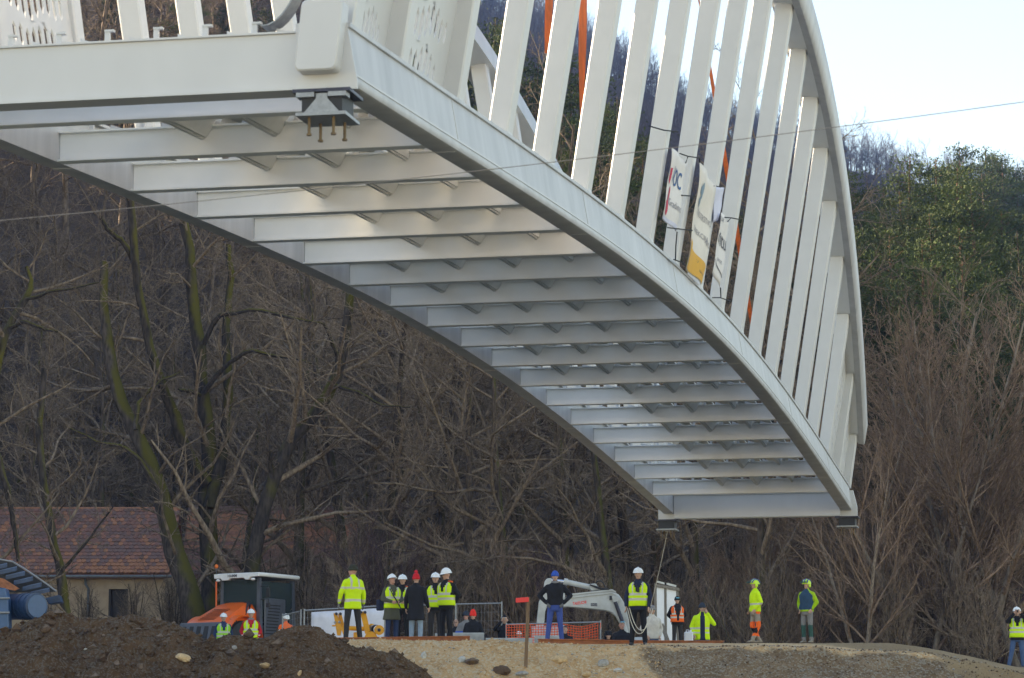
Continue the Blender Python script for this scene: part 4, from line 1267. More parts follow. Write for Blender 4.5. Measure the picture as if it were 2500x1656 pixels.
    for fn in extras: fn(root, U, A, Hh)
    return root

# arm poses (left / right as seen by the viewer when the person faces the viewer)
HIPS = {'L': ((-.40, .06, 1.20), (-.21, -.06, .995)), 'R': ((.40, .06, 1.20), (.21, -.06, .995))}
POCKET = {'L': ((-.30, .06, 1.17), (-.20, -.08, .97)), 'R': ((.30, .06, 1.17), (.20, -.08, .97))}
BACK = {'L': ((-.30, .12, 1.18), (-.10, .20, 1.0)), 'R': ((.30, .12, 1.18), (.10, .20, 1.0))}
PHOTO = {'L': ((-.30, -.20, 1.40), (-.10, -.34, 1.64)), 'R': ((.30, -.20, 1.40), (.10, -.34, 1.64))}
HOLD = {'L': ((-.28, -.02, 1.17), (-.10, -.27, 1.10)), 'R': ((.28, -.02, 1.17), (.10, -.27, 1.10))}
FOLD = {'L': ((-.27, -.08, 1.17), (.08, -.24, 1.12)), 'R': ((.27, -.08, 1.17), (-.08, -.25, 1.15))}
def ex_phone(root, U, A, Hh):
    p = (A['L'][1] + A['R'][1]) / 2 + Vector((0, -.02, .08))
    lpart(MB().box(p, (.15, .012, .075)), 'phone', M['phone'], root)
def ex_camera(root, U, A, Hh):
    p = (A['L'][1] + A['R'][1]) / 2 + Vector((0, 0, .07))
    lpart(MB().box(p, (.13, .06, .08)).lathe([(.03, 0), (.03, .05), (.024, .055)], p + Vector((0, -.03, 0)), 12, Matrix(((1, 0, 0), (0, 0, -1), (0, 1, 0)))), 'camera_body', M['black'], root)
def ex_specs(root, U, A, Hh):
    mb = MB()
    for s in (-1, 1): mb.tube([Hh((s * .033 + .026 * cos(a), -.096, .022 + .018 * sin(a))) for a in np.linspace(0, 2 * pi, 13)], .003, 5, False)
    mb.box(Hh((0, -.10, .026)), (.016, .004, .004)); lpart(mb, 'spectacles', M['black'], root)
def ex_strap(root, U, A, Hh):
    mb = MB(); mb.tube([U((-.12, -.13, 1.45)), U((-.02, -.19, 1.25)), U((.14, -.18, 1.02)), U((.24, -.06, .90))], .018, 6); lpart(mb, 'shoulder_strap', M['black'], root)
def ex_bag(root, U, A, Hh):
    mb = MB(); mb.box(U((-.30, .10, 1.02)), (.16, .22, .30)); o = lpart(mb, 'shoulder_bag', M['navy'], root)
    md = o.modifiers.new('b', 'BEVEL'); md.width = .03; md.segments = 2
    ex_strap(root, U, A, Hh)
def ex_scarf(root, U, A, Hh):
    mb = MB(); mb.lathe([(.075, 0), (.10, .015), (.098, .06), (.075, .075)], U((0, .0, 1.50)), 16); lpart(mb, 'scarf', M['grey_cloth'], root, 60)
def ex_radio(root, U, A, Hh):
    mb = MB(); mb.box(U((.02, -.205, 1.30)), (.055, .04, .10)).tube([U((.02, -.2, 1.34)), U((-.03, -.17, 1.46))], .008, 5).tube([U((.02, -.2, 1.33)), U((.09, -.17, 1.44))], .008, 5); lpart(mb, 'chest_radio', M['black'], root)
def ex_orange_collar(root, U, A, Hh):
    mb = MB(); mb.lathe([(.085, 0), (.112, .01), (.11, .035), (.088, .045)], U((.03, .05, 1.50)), 16); lpart(mb, 'hood_lining', M['hivis_o'], root, 60)

bands = lambda zs, thick=.028: (lambda c: np.where(np.any([np.abs(c[:, 2] - z) < thick for z in zs], axis=0), 1, 0))

# -- the crew and visitors along the edge of the bank
def walk_legs(d): return {'L': ((-.09, 0, .92), (-.10, -.06 * d, .50), (-.10, .16 * d, .09)), 'R': ((.09, 0, .92), (.10, .06 * d, .50), (.10, -.14 * d, .085))}
person('man in long fluorescent yellow jacket and dark beanie with his back turned', 862, 1379, 76.3, face=-150, jacket='hivis', hem=.78,
       jk_mats=['hivis', 'reflect'], jk_fn=lambda c: np.where((np.abs(c[:, 2] - .98) < .03) & (np.abs(c[:, 0]) < .5) | ((np.abs(c[:, 2] - 1.28) < .026)) | ((np.abs(np.abs(c[:, 0]) - .10) < .024) & (c[:, 2] > 1.28)), 1, 0),
       trousers='charcoal', hat='beanie', hatm='olive_knit', head_turn=62, skin='skin2', legs={'L': ((-.1, 0, .92), (-.15, 0, .5), (-.19, .02, .085)), 'R': ((.1, 0, .92), (.15, 0, .5), (.19, .02, .085))},
       arms={'L': ((-.30, -.03, 1.16), (-.33, -.08, .93)), 'R': ((.30, -.03, 1.16), (.30, -.12, .93))}, gloves=True)
person('man in white helmet and long olive coat under a yellow vest, carrying a bag', 957, 1402, 79.2, face=24, jacket='olive', hem=.62, trousers='denim', vest='hivis', arms=HOLD, head_turn=10, tilt=-14, extras=(ex_bag,), skin='skin2')
person('shorter man in white helmet and yellow vest between the olive coat and the red beanie', 983, 1403, 80.6, face=-8, jacket='blackc', trousers='blackc', vest='hivis', arms=HOLD, extras=(ex_orange_collar,))
person('person in red pompom beanie, long black coat and pale jeans, seen from behind', 1016, 1394, 78.4, face=165, jacket='blackc', hem=.60, trousers='denim_l', hat='pompom', hatm='red_knit', hood=1, shoes='suede',
       arms={'L': ((-.28, -.02, 1.16), (-.30, -.12, .95)), 'R': ((.28, .0, 1.16), (.30, -.08, .93))}, collar='blackc')
person('young man in white helmet, yellow vest and grey trousers with hands in pockets', 1063, 1398, 80.2, face=6, jacket='blackc', trousers='charcoal', vest='hivis', arms=POCKET, extras=(ex_orange_collar,))
person('tall man in white helmet, sunglasses and yellow vest with hands behind his back', 1090, 1388, 79.0, face=-38, jacket='blackc', trousers='blackc', vest='hivis', arms=BACK, sun=1, head_turn=-16, tilt=8, extras=(ex_orange_collar,))
person('man in blue beanie, black pullover and blue work trousers with hands on hips', 1355, 1394, 76.9, face=0, jacket='blackc', hem=.95, trousers='blue_work', hat='beanie', hatm='blue_knit', arms=HIPS, gloves=True, extras=(ex_scarf,),
       legs={'L': ((-.1, 0, .92), (-.15, -.01, .5), (-.20, .02, .085)), 'R': ((.1, 0, .92), (.13, -.01, .5), (.17, .02, .085))})
rope_man = person('man in white helmet and yellow vest holding the white tag line', 1558, 1386, 74.9, face=-10, jacket='navy', trousers='blackc', vest='hivis', extras=(ex_radio,),
       arms={'L': ((-.29, .03, 1.17), (-.285, -.06, .93)), 'R': ((.29, .0, 1.16), (.27, -.14, .90))}, legs={'L': ((-.1, 0, .92), (-.13, -.01, .5), (-.17, .02, .085)), 'R': ((.1, 0, .92), (.13, -.01, .5), (.16, -.02, .085))})
person('person in cream padded jacket and jeans behind the man with the rope', 1592, 1478, 84.8, face=20, jacket='cream', hem=.88, trousers='denim_m', hat='beanie', hatm='grey_cloth', arms=POCKET)
person('man in orange vest and dark beanie with blue sunglasses pushed up', 1653, 1456, 82.0, face=6, jacket='blackc', trousers='charcoal', vest='hivis_o', vest_open=True, hat='beanie', hatm='blackc', arms=BACK, sun=2)
person('man in open yellow jacket holding a phone to his ear', 1714, 1472, 83.8, face=0, jacket='hivis', hem=.80, jk_mats=['hivis', 'reflect', 'navy'],
       jk_fn=lambda c: np.where((np.abs(c[:, 0]) < .055 + (1.5 - c[:, 2]) * .03) & (c[:, 1] < -.05), 2, np.where((np.abs(c[:, 2] - 1.0) < .025) | (np.abs(c[:, 2] - 1.12) < .025), 1, 0)),
       trousers='denim_m', hat='beanie', hatm='dark_knit', arms={'L': ((-.30, .03, 1.17), (-.24, -.10, .95)), 'R': ((.33, -.02, 1.24), (.14, -.08, 1.55))})
person('worker in lime helmet, yellow jacket and orange and grey trousers', 1843, 1414, 79.6, face=-72, jacket='hivis', hem=.90, jk_mats=['hivis', 'reflect'], jk_fn=bands([1.12]), trousers='beige_cloth',
       tr_mats=['beige_cloth', 'hivis_o', 'blackc'], tr_fn=lambda c: np.where((c[:, 2] < .44) & (c[:, 2] > .28) & (c[:, 1] < .0), 2, np.where(((c[:, 2] > .84) & (c[:, 1] > -.05)) | ((c[:, 2] < .62) & (c[:, 2] > .2)), 1, 0)),
       hat='forest', shoes='suede', arms=POCKET, legs=walk_legs(1.0))
person('worker in lime helmet, dark blue body warmer and lime sleeves', 1969, 1414, 79.8, face=-34, jacket='lime', hem=.90, jk_mats=['lime', 'steel_blue'], jk_fn=lambda c: np.where((np.abs(c[:, 0]) < .235 - np.maximum(0, c[:, 2] - 1.36) * .9) & (c[:, 2] > .955) & (np.abs(c[:, 0]) < .22), 1, 0),
       trousers='grey_cloth', tr_mats=['grey_cloth', 'green_cloth'], tr_fn=lambda c: np.where(((c[:, 2] < .52) & (c[:, 2] > .17)), 1, 0), hat='forest', shoes='suede', arms=POCKET)
person('photographer in white helmet and yellow vest at the far right edge', 2482, 1482, 90.0, face=-6, jacket='blackc', trousers='denim_m', vest='hivis', arms=PHOTO, extras=(ex_camera,), hatm='helmet',
       legs={'L': ((-.1, 0, .92), (-.18, -.03, .5), (-.27, .02, .085)), 'R': ((.1, 0, .92), (.13, -.01, .5), (.16, .02, .085))})
# -- behind the soil heap, beside the roller
person('worker in white helmet, green vest and blue sleeves beside the orange bonnet', 546, 1497, 94.6, face=12, jacket='denim', trousers='denim', vest='hivis_g')
person('worker in white helmet, yellow vest and red sleeves in front of the roller', 613, 1487, 93.6, face=4, jacket='red_cloth', jk_mats=['red_cloth', 'helmet'], jk_fn=lambda c: np.where((np.abs(c[:, 0]) > .23) & (np.abs((c[:, 2] - 1.0) % .09 - .045) < .018) & (c[:, 2] < 1.12), 1, 0), trousers='navy', vest='hivis', arms=POCKET, extras=(ex_scarf,))
person('worker in white helmet and orange jacket bending behind the heap', 698, 1499, 95.2, face=-150, jacket='hivis_o', trousers='navy', jk_mats=['hivis_o', 'reflect'], jk_fn=bands([1.1, 1.3]), tilt=-20)
# -- onlookers lower down behind the barriers
PIT = 3.12
person('bald onlooker with glasses behind the concrete barrier', 1113, 1513, 88.5, feet=PIT, sit=False, H=1.62, jacket='blackc', hat='none', hairm='skin', extras=(ex_specs,), arms=FOLD)
person('onlooker in blue jacket and dark knit cap with folded arms', 1138, 1492, 87.6, H=1.74, face=-24, jacket='royal', jk_mats=['royal', 'grey_cloth'], jk_fn=lambda c: np.where((c[:, 2] > 1.24), 1, 0), trousers='navy', hat='beanie', hatm='dark_knit', arms=FOLD, skin='skin2')
person('onlooker in tall bright red knit cap and black coat', 1155, 1487, 86.6, H=1.70, face=-14, jacket='blackc', trousers='blackc', hat='tall', hatm='red_bright')
person('onlooker in black coat taking a picture with a silver phone', 1232, 1503, 89.0, H=1.70, face=0, jacket='blackc', trousers='blackc', hat='beanie', hatm='blackc', arms=PHOTO, extras=(ex_phone,))
person('small onlooker in a white cap low behind the barrier', 1267, 1541, 88.5, H=1.55, face=6, sit=True, jacket='beige_cloth', trousers='navy', hat='cap', hatm='helmet', arms=HOLD)
person('dark haired onlooker in black beside the legs of the man in blue', 1379, 1529, 84.6, H=1.66, face=14, sit=True, jacket='blackc', trousers='navy', hat='none', arms=FOLD)
person('onlooker in a black fur hood sitting by the fence post', 1485, 1541, 84.2, H=1.60, face=12, sit=True, jacket='blackc', trousers='blackc', hat='hood', hatm='blackc', arms=FOLD)
person('onlooker in dark jacket with sunglasses on his head', 1518, 1518, 85.2, H=1.74, face=10, sit=True, jacket='blackc', trousers='navy', hat='none', sun=2, arms=FOLD, hairm='hair_grey', skin='skin2')

# the tag line: from the far left bearing down to the man's hand, then a loop
p0 = B(T1 - .13, -2.12, 5.93); hz = Vector(rope_man.location)
h_r = hz + Vector((.29, -.18, .93)); h_l = hz + Vector((-.27, -.10, .90))
mb = MB(); mb.tube([p0, p0.lerp(h_r, .33) + Vector((0, 0, -.06)), p0.lerp(h_r, .66) + Vector((0, 0, -.05)), h_r], .0075, 6)
o = mb.build('tag_line', M['rope'], None, h_r); tag(o, 'white rope hanging from the far bearing down to the hand of the crewman', 'rope')
for k, dip in enumerate((.62, .54)):
    mb = MB(); P = []
    for i in range(17):
        f = i / 16
        q = h_l.lerp(h_r, f) + Vector((.05 * k, -.10 * sin(pi * f) - .04 * k, -dip * (1 - abs(2 * f - 1) ** 2.2) - .05 * f))
        P.append(q)
    mb.tube(P, .0095, 6); part2 = mb.build('rope_loop', M['rope'], o, h_r, 60)
# ================================================================== THINGS ON THE BANK
def poly_px(pts, Y, depth, mb=None, mi=0):
    """Outline traced in pixels at distance Y, given its own thickness away from the viewer."""
    mb = mb or MB()
    return mb.prism([at_y(x, y, Y) for x, y in pts][::-1], (0, depth, 0), mi)

# rusty steel beams along the edge (I sections lying on the ground)
def i_beam(label, a, b, Y, h, yaw_dy):
    A_ = at_y(a[0], a[1], Y); B_ = at_y(b[0], b[1], Y + yaw_dy)
    z0 = min(gz(A_.x, Y), A_.z) ; z1 = B_.z
    d = (B_ - A_).normalized(); n = Vector((-d.y, d.x, 0)).normalized()
    t = .018
    prof = [(-.09, 0), (.09, 0), (.09, t), (t / 2, t), (t / 2, h - t), (.09, h - t), (.09, h), (-.09, h), (-.09, h - t), (-t / 2, h - t), (-t / 2, t), (-.09, t)]
    rings = [[p + n * u + Vector((0, 0, v - h)) for u, v in prof] for p in (A_, B_)]
    o = MB().loft(rings).build('steel_beam', M['rust'], None, A_)
    tag(o, label, 'steel beam', 'rusty beams on the bank')
i_beam('long rusty steel beam under the group in white helmets', (820, 1557), (1147, 1553), 75.6, .13, .5)
i_beam('rusty steel beam at the feet of the man in blue', (1314, 1560), (1475, 1562), 75.4, .12, .3)
i_beam('rusty steel beam behind the rope man running to the right', (1470, 1563), (1765, 1565), 75.7, .12, 1.2)

# survey stake with red head
p = at_y(1283, 1600, 73.1); p.z = float(bank_z(np.array([p.x]), np.array([p.y]))[0]) - .15
pt = at_y(1290, 1458, 73.05)
st = thing('survey_stake', 'wooden stake with a red painted board nailed across its top', 'stake', p)
mb = MB(); d = pt - p; w = .042
mb.hexa([p + Vector((-w, -.02, 0)), p + Vector((w, -.02, 0)), p + Vector((w, .02, 0)), p + Vector((-w, .02, 0)), pt + Vector((-w, -.02, 0)), pt + Vector((w, -.02, 0)), pt + Vector((w, .02, 0)), pt + Vector((-w, .02, 0))])
part(mb, 'post', M['stake_wood'], st)
a = at_y(1259, 1460, 73.0); b = at_y(1291, 1458, 73.0)
mb = MB(); mb.hexa([a + Vector((0, 0, -.115)), b + Vector((0, 0, -.115)), b + Vector((0, .02, -.115)), a + Vector((0, .02, -.115)), a, b, b + Vector((0, .02, 0)), a + Vector((0, .02, 0))])
o = part(mb, 'red_board', M['flag_red'], st); o.modifiers.new('b', 'BEVEL').width = .012
a = at_y(1286, 1560, 73.16); b = at_y(1291, 1508, 73.16)
mb = MB(); mb.tube([a, b], .022, 6); part(mb, 'side_lath', M['stake_wood'], st)

# concrete barrier blocks
def barrier(label, x0, x1, ytop, Y, h=.55):
    a = at_y(x0, ytop, Y); b = at_y(x1, ytop, Y)
    rings = []
    for p in (a, b):
        rings.append([p + Vector((0, dy, dz)) for dy, dz in ((-.22, -h), (-.22, -h + .12), (-.09, -.22), (-.075, -.03), (-.05, 0), (.05, 0), (.075, -.03), (.09, -.22), (.22, -h + .12), (.22, -h))])
    o = MB().loft(rings).build('concrete_barrier', M['concrete'], None, a)
    tag(o, label, 'barrier', 'concrete barrier blocks')
    return o
barrier('concrete barrier in front of the onlookers in red and blue caps', 1106, 1182, 1545, 83.2)
barrier('concrete barrier behind the legs of the tall man in sunglasses', 1062, 1090, 1547, 83.6)
barrier('low concrete barrier left of the stake', 1186, 1300, 1558, 82.9, .45)
barrier('concrete barrier between the stake and the man in blue', 1305, 1375, 1552, 83.6, .45)
p = at_y(1012, 1556, 79.6); p.z = gz(p.x, p.y)
o = MB().box(p + Vector((0, 0, .04)), (.62, .4, .10)).build('fence_foot', M['concrete'], None, p)
tag(o, 'grey concrete fence foot beside the pale jeans', 'fence foot')

# site fences
def fence(label, x0, x1, y0, y1, Y0, Y1, low, mesh='wire', posts=2):
    A_ = at_y(x0, y0, Y0); B_ = at_y(x1, y1, Y1)
    root = thing('site_fence', label, 'fence', (A_.x, A_.y, low), 'site fences behind the crew')
    for k in range(posts):
        f = k / (posts - 1); p = A_.lerp(B_, f)
        part(MB().tube([Vector((p.x, p.y, low)), p + Vector((0, 0, .05))], .022, 8), 'post', M['zinc'], root)
    part(MB().tube([A_, B_], .021, 8), 'top_rail', M['zinc'], root)
    zl = Vector((0, 0, low + .12))
    part(MB().tube([Vector((A_.x, A_.y, low + .12)), Vector((B_.x, B_.y, low + .12))], .021, 8), 'bottom_rail', M['zinc'], root)
    mb = MB(); L = (B_ - A_).length
    if mesh == 'wire':
        n = int(L / .10)
        for i in range(1, n):
            p = A_.lerp(B_, i / n); mb.tube([Vector((p.x, p.y, low + .12)), p], .0028, 3, False)
        for k in range(1, 8):
            f = k / 8
            q = [Vector((P_.x, P_.y, low + .12 + (P_.z - low - .12) * f)) for P_ in (A_, B_)]; mb.tube(q, .0028, 3, False)
        o = part(mb, 'wire_mesh', M['zinc'], root); o['kind'] = 'stuff'
    if mesh == 'net':
        n = int(L / .075); nz = 17
        g = lambda i, j: Vector((A_.lerp(B_, i / n).x, A_.lerp(B_, i / n).y - .03 + .03 * sin(i * .35 + j * .2), low + .1 + (A_.lerp(B_, i / n).z - low - .12) * j / nz - .10 * smooth(.55, .8, i / n) * (1 - smooth(.8, .99, i / n)) * (j / nz)))
        for i in range(n + 1): mb.tube([g(i, j) for j in range(0, nz + 1)], .009, 4, False)
        for j in range(nz + 1): mb.tube([g(i, j) for i in range(0, n + 1, 2)], .010, 4, False)
        o = part(mb, 'orange_net', M['net'], root); o['kind'] = 'stuff'
    return root, A_, B_
def tarp(root, A_, B_, f0, f1, low, m='tarp'):
    mb = MB(); nu, nv = 18, 8; vs = []
    for j in range(nv + 1):
        for i in range(nu + 1):
            f = f0 + (f1 - f0) * i / nu; p = A_.lerp(B_, f); v = j / nv
            vs.append(Vector((p.x, p.y - .045 + .02 * sin(i * 1.1 + j) * (v > .05), low + .15 + (p.z - .06 - low - .15) * v)))
    mb.add(vs, [(j * (nu + 1) + i, j * (nu + 1) + i + 1, (j + 1) * (nu + 1) + i + 1, (j + 1) * (nu + 1) + i) for j in range(nv) for i in range(nu)])
    o = part(mb, 'tarpaulin', M[m], root, 60); md = o.modifiers.new('t', 'SOLIDIFY'); md.thickness = .004
r_, A_, B_ = fence('mesh fence hung with white tarpaulin behind the yellow clamp', 743, 940, 1491, 1479, 87.2, 86.4, PIT + .1, posts=2)
tarp(r_, A_, B_, .09, .99, PIT)
fence('short mesh fence panel between the roller and the white tarpaulin', 690, 735, 1503, 1492, 88.6, 87.6, PIT + .2)
fence('tall open mesh fence behind the onlookers', 1000, 1225, 1478, 1473, 89.6, 90.2, PIT, posts=3)
r_, A_, B_ = fence('low fence covered with orange barrier net', 1236, 1466, 1525, 1519, 86.6, 86.0, PIT, 'net')
tarp(r_, Vector((A_.x, A_.y + .1, A_.z)), Vector((B_.x, B_.y + .1, B_.z)), .27, .62, PIT, 'panel_white')

# white boards in a wooden frame
bo = at_y(1600, 1424, 87); bo2 = at_y(1654, 1436, 87.4); lowz = PIT
fr = thing('board_frame', 'two tall white boards in a weathered wooden frame', 'board', (bo.x, bo.y, lowz))
for f in (0, .45, 1.0):
    p = bo.lerp(bo2, f); part(MB().box(((p.x), p.y, (lowz + p.z) / 2), (.07, .06, p.z - lowz)), 'frame_post', M['grey_wood'], fr)
a, b = bo + Vector((0, -.06, -.10)), bo2 + Vector((.05, -.06, -.08))
mb = MB(); mb.prism([a, b, b + Vector((0, 0, .08)), a + Vector((0, 0, .08))], (0, .05, 0)); part(mb, 'frame_rail', M['grey_wood'], fr)
for f0, f1 in ((.06, .41), (.50, .94)):
    a, b = bo.lerp(bo2, f0), bo.lerp(bo2, f1)
    mb = MB(); mb.prism([Vector((a.x, a.y, lowz + .1)), Vector((b.x, b.y, lowz + .1)), b + Vector((0, 0, -.04)), a + Vector((0, 0, -.04))], (0, .02, 0)); part(mb, 'white_board', M['panel_white'], fr)
    mb = MB(); mb.prism([a + Vector((0, -.07, .02)), b + Vector((0, -.07, .01)), b + Vector((0, -.07, .07)), a + Vector((0, -.07, .08))], (0, .05, 0)); part(mb, 'top_strip', M['exca'], fr)
a = at_y(1611, 1524, 86.2); b = at_y(1634, 1572, 86.0)
mb = MB(); mb.prism([a, a + Vector((.10, 0, .02)), b + Vector((.12, 0, -.2)), b + Vector((0, 0, -.2))], (0, .07, 0)); part(mb, 'prop', M['grey_wood'], fr)

# white canister on the ground
p = at_y(1681, 1541, 82.6); g0 = PIT + .05
cz = thing('canister', 'white plastic canister left of the man on the phone', 'canister', (p.x, p.y, p.z - .32))
mb = MB().box((p.x, p.y, p.z - .17), (.24, .2, .30)); o = part(mb, 'body', M['panel_white'], cz); md = o.modifiers.new('b', 'BEVEL'); md.width = .04; md.segments = 3
part(MB().lathe([(.03, 0), (.03, .05)], (p.x + .05, p.y, p.z - .02), 10), 'cap', M['panel_white'], cz)
part(MB().tube([(p.x - .06, p.y, p.z - .02), (p.x - .06, p.y, p.z + .03), (p.x + .0, p.y, p.z + .03), (p.x + .0, p.y, p.z - .02)], .012, 6), 'handle', M['panel_white'], cz)

# ---------------------------------------------------------------- yellow lifting clamp
YC = 77.6
def zpx(x, y, Y): return at_y(790 + x * .09567, 1440 + y * .09567, Y)
base = zpx(800, 1285, YC)
yc = thing('lifting_clamp', 'yellow steel lifting clamp with two arms and a cable drum', 'machine part', (base.x, base.y, gz(base.x, base.y)))
def ypoly(pts, name, depth, Y=YC, m='yellow'):
    mb = MB().prism([zpx(x, y, Y) for x, y in pts][::-1], (0, depth, 0))
    o = part(mb, name, M[m], yc); md = o.modifiers.new('b', 'BEVEL'); md.width = .012; md.segments = 2
ypoly([(250, 600), (330, 590), (470, 960), (430, 1170), (345, 1165)], 'arm', .10)
ypoly([(370, 610), (450, 600), (540, 950), (470, 990), (400, 900)], 'arm', .10, YC + .12)
ypoly([(440, 980), (520, 960), (650, 1270), (545, 1275)], 'strut', .09, YC - .06)
ypoly([(925, 560), (1075, 560), (1190, 1060), (1060, 1130), (1020, 940)], 'arm', .12)
ypoly([(960, 560), (1040, 545), (1120, 860), (1060, 870)], 'arm', .08, YC + .16)
ypoly([(1090, 1100), (1240, 1060), (1330, 1110), (1400, 1270), (1060, 1275), (1040, 1220)], 'foot_plate', .10)
ypoly([(760, 1090), (890, 1080), (900, 1160), (930, 1270), (760, 1275)], 'foot_plate', .10, YC + .1)
ypoly([(205, 905), (310, 890), (310, 935), (215, 935)], 'lug', .16)
a, b = zpx(440, 970, YC + .1), zpx(1040, 1000, YC + .1)
part(MB().tube([a, b], .058, 14), 'cross_tube', M['yellow'], yc, 50)
def yring(x, y, r, d, m, name, Y=YC):
    c = zpx(x, y, Y); R = Matrix(((1, 0, 0), (0, 0, -1), (0, 1, 0)))
    part(MB().lathe([(r * .3, -.01), (r, 0), (r, d), (r * .3, d + .01)], c, 18, R), name, M[m], yc, 40)
for x, y in ((330, 620), (435, 620), (960, 580), (1065, 580)): yring(x, y, .034, .14, 'darksteel', 'pin', YC + .0)
for x, y in ((290, 840), (405, 830)): yring(x, y, .03, .08, 'zinc', 'pin', YC - .03)
yring(1420, 1030, .125, .03, 'yellow', 'drum_flange', YC - .02)
yring(1420, 1030, .042, .04, 'darksteel', 'drum_hub', YC - .045)
# the drum turns about an axis that points to the left and away
c0, c1 = zpx(1420, 1030, YC - .02), zpx(1230, 985, YC + .25)
part(MB().tube([c0, c1], .075, 18), 'cable_drum', M['zinc'], yc, 40)
ax_ = (c1 - c0).normalized()
for k, (rr, mm) in enumerate(((.10, 'panel_white'), (.115, 'darksteel'), (.10, 'zinc'))):
    q = c0.lerp(c1, .25 + .2 * k); part(MB().tube([q, q + ax_ * .03], rr, 18), 'drum_rib', M[mm], yc, 40)
part(MB().tube([c1, c1 + ax_ * .03], .115, 18), 'drum_flange', M['yellow'], yc, 40)

# ---------------------------------------------------------------- excavator arm
YE = 89.0
def ep(x, y, Y=YE): return at_y(1300 + x * .1403, 1380 + y * .1403, Y)
b0 = ep(1650, 1330)
ex = thing('excavator', 'light grey excavator raising its boom behind the man in blue', 'excavator', (b0.x + .4, b0.y + .3, PIT))
def epoly(pts, name, depth, Y=YE, m='exca', bev=.03, parent=None):
    mb = MB().prism([ep(x, y, Y) for x, y in pts][::-1], (0, depth, 0))
    o = part(mb, name, M[m], parent or ex, None, ex); md = o.modifiers.new('b', 'BEVEL'); md.width = bev; md.segments = 2; return o
boom = epoly([(500, 640), (545, 735), (600, 725), (1050, 765), (1250, 785), (1370, 820), (1450, 890), (1515, 1000), (1545, 1180), (1560, 1360), (1720, 1360), (1705, 1180), (1680, 960), (1620, 700), (1560, 590), (1500, 510), (1420, 470), (1390, 445), (1000, 480), (650, 520), (580, 560)], 'boom', .36)
epoly([(640, 545), (1380, 470), (1450, 505), (1470, 540), (1380, 495), (660, 580)], 'pipe_rail', .03, YE - .035, 'exca', .008, boom)
epoly([(650, 500), (1390, 420), (1450, 455), (1460, 485), (1380, 452), (655, 530)], 'pipe_rail', .03, YE - .035, 'exca', .008, boom)
epoly([(205, 290), (245, 235), (330, 222), (345, 300), (300, 470), (262, 700), (225, 800), (205, 1010), (190, 1260), (25, 1260), (70, 1000), (110, 640), (130, 600), (175, 530), (185, 480)], 'stick', .30, YE + .03)
epoly([(470, 480), (560, 470), (570, 560), (520, 640), (470, 600)], 'stick_pivot', .40, YE - .02)
c = [ep(310, 262, YE + .15), ep(580, 292, YE + .15), ep(1010, 385, YE + .15)]
part(MB().tube([c[0], c[1]], .052, 12), 'piston_rod', M['chrome'], ex, 50)
part(MB().tube([c[1] - (c[2] - c[1]).normalized() * .06, c[1] + (c[2] - c[1]).normalized() * .05, c[1] + (c[2] - c[1]).normalized() * .051, c[2]], [.098, .098, .078, .078], 14), 'cylinder', M['exca'], ex, 40)
epoly([(985, 330), (1100, 315), (1180, 430), (1030, 450), (1000, 420)], 'bracket', .22, YE + .05)
for pts in ([(1000, 345), (1100, 372), (1200, 410), (1310, 418)], [(1100, 320), (1130, 280), (1190, 275), (1240, 320), (1270, 395)], [(1020, 350), (1120, 395), (1230, 425), (1330, 425)]):
    part(MB().tube([ep(x, y, YE - .02) for x, y in pts], .021, 8), 'hose', M['black'], ex, 50)
part(MB().tube([ep(1440, 640, YE - .06), ep(1570, 1000, YE - .06)], .055, 12), 'boom_cylinder', M['darksteel'], ex, 50)
part(MB().tube([ep(1570, 1000, YE - .06), ep(1660, 1290, YE - .06)], .075, 12), 'boom_cylinder', M['exca'], ex, 50)
epoly([(1380, 540), (1470, 530), (1520, 600), (1450, 690), (1400, 640)], 'cylinder_lug', .05, YE - .08, 'exca', .01)
part(MB().box(ep(1370, 570, YE - .03), (.10, .06, .12)), 'work_lamp', M['black'], ex)
vs, fs = text_shape('TAKEUCHI', 1.0, .02); W_ = max(v[0] for v in vs) - min(v[0] for v in vs)
a, b = ep(700, 672, YE - .008), ep(935, 640, YE - .008); dx = (b - a); mid = ep(820, 660, YE - .008)
mb = MB(); mb.add([mid + dx * (v[0] / W_) + Vector((0, 0, v[1] * .125)) for v in vs], fs); part(mb, 'lettering', M['flag_red'], ex, None, ex)
mb = MB(); rr_ = random.Random(4)
for row, (n_, h_) in enumerate(((9, .035), (8, .05))):      # small dark sign too worn to read
    for k in range(n_):
        p_ = ep(1015 + k * (115 / n_), 662 + 24 * row, YE - .008); w_ = .9 * 115 / n_ * .1403 * YE / FPX * .8
        mb.prism([p_, p_ + Vector((w_, 0, 0)), p_ + Vector((w_, 0, -h_ * rr_.uniform(.6, 1))), p_ + Vector((0, 0, -h_))], (0, .004, 0))
part(mb, 'worn_sign', M['print_dark'], ex)
# house, tracks below the edge of the bank
hx = Vector((b0.x + .55, YE + .5, PIT))
o = part(MB().box(hx + Vector((0, .1, .80)), (1.5, 1.3, .62)), 'upper_house', M['exca'], ex); o.modifiers.new('b', 'BEVEL').width = .08
for s in (-.6, .6):
    mb = MB(); mb.prism([hx + Vector((x, s + .15, z)) for x, z in ((-1.05, .2), (-.9, .03), (.9, .03), (1.05, .2), (1.0, .4), (-1.0, .4))][::-1], (0, -.3, 0)); part(mb, 'track', M['tyre'], ex)

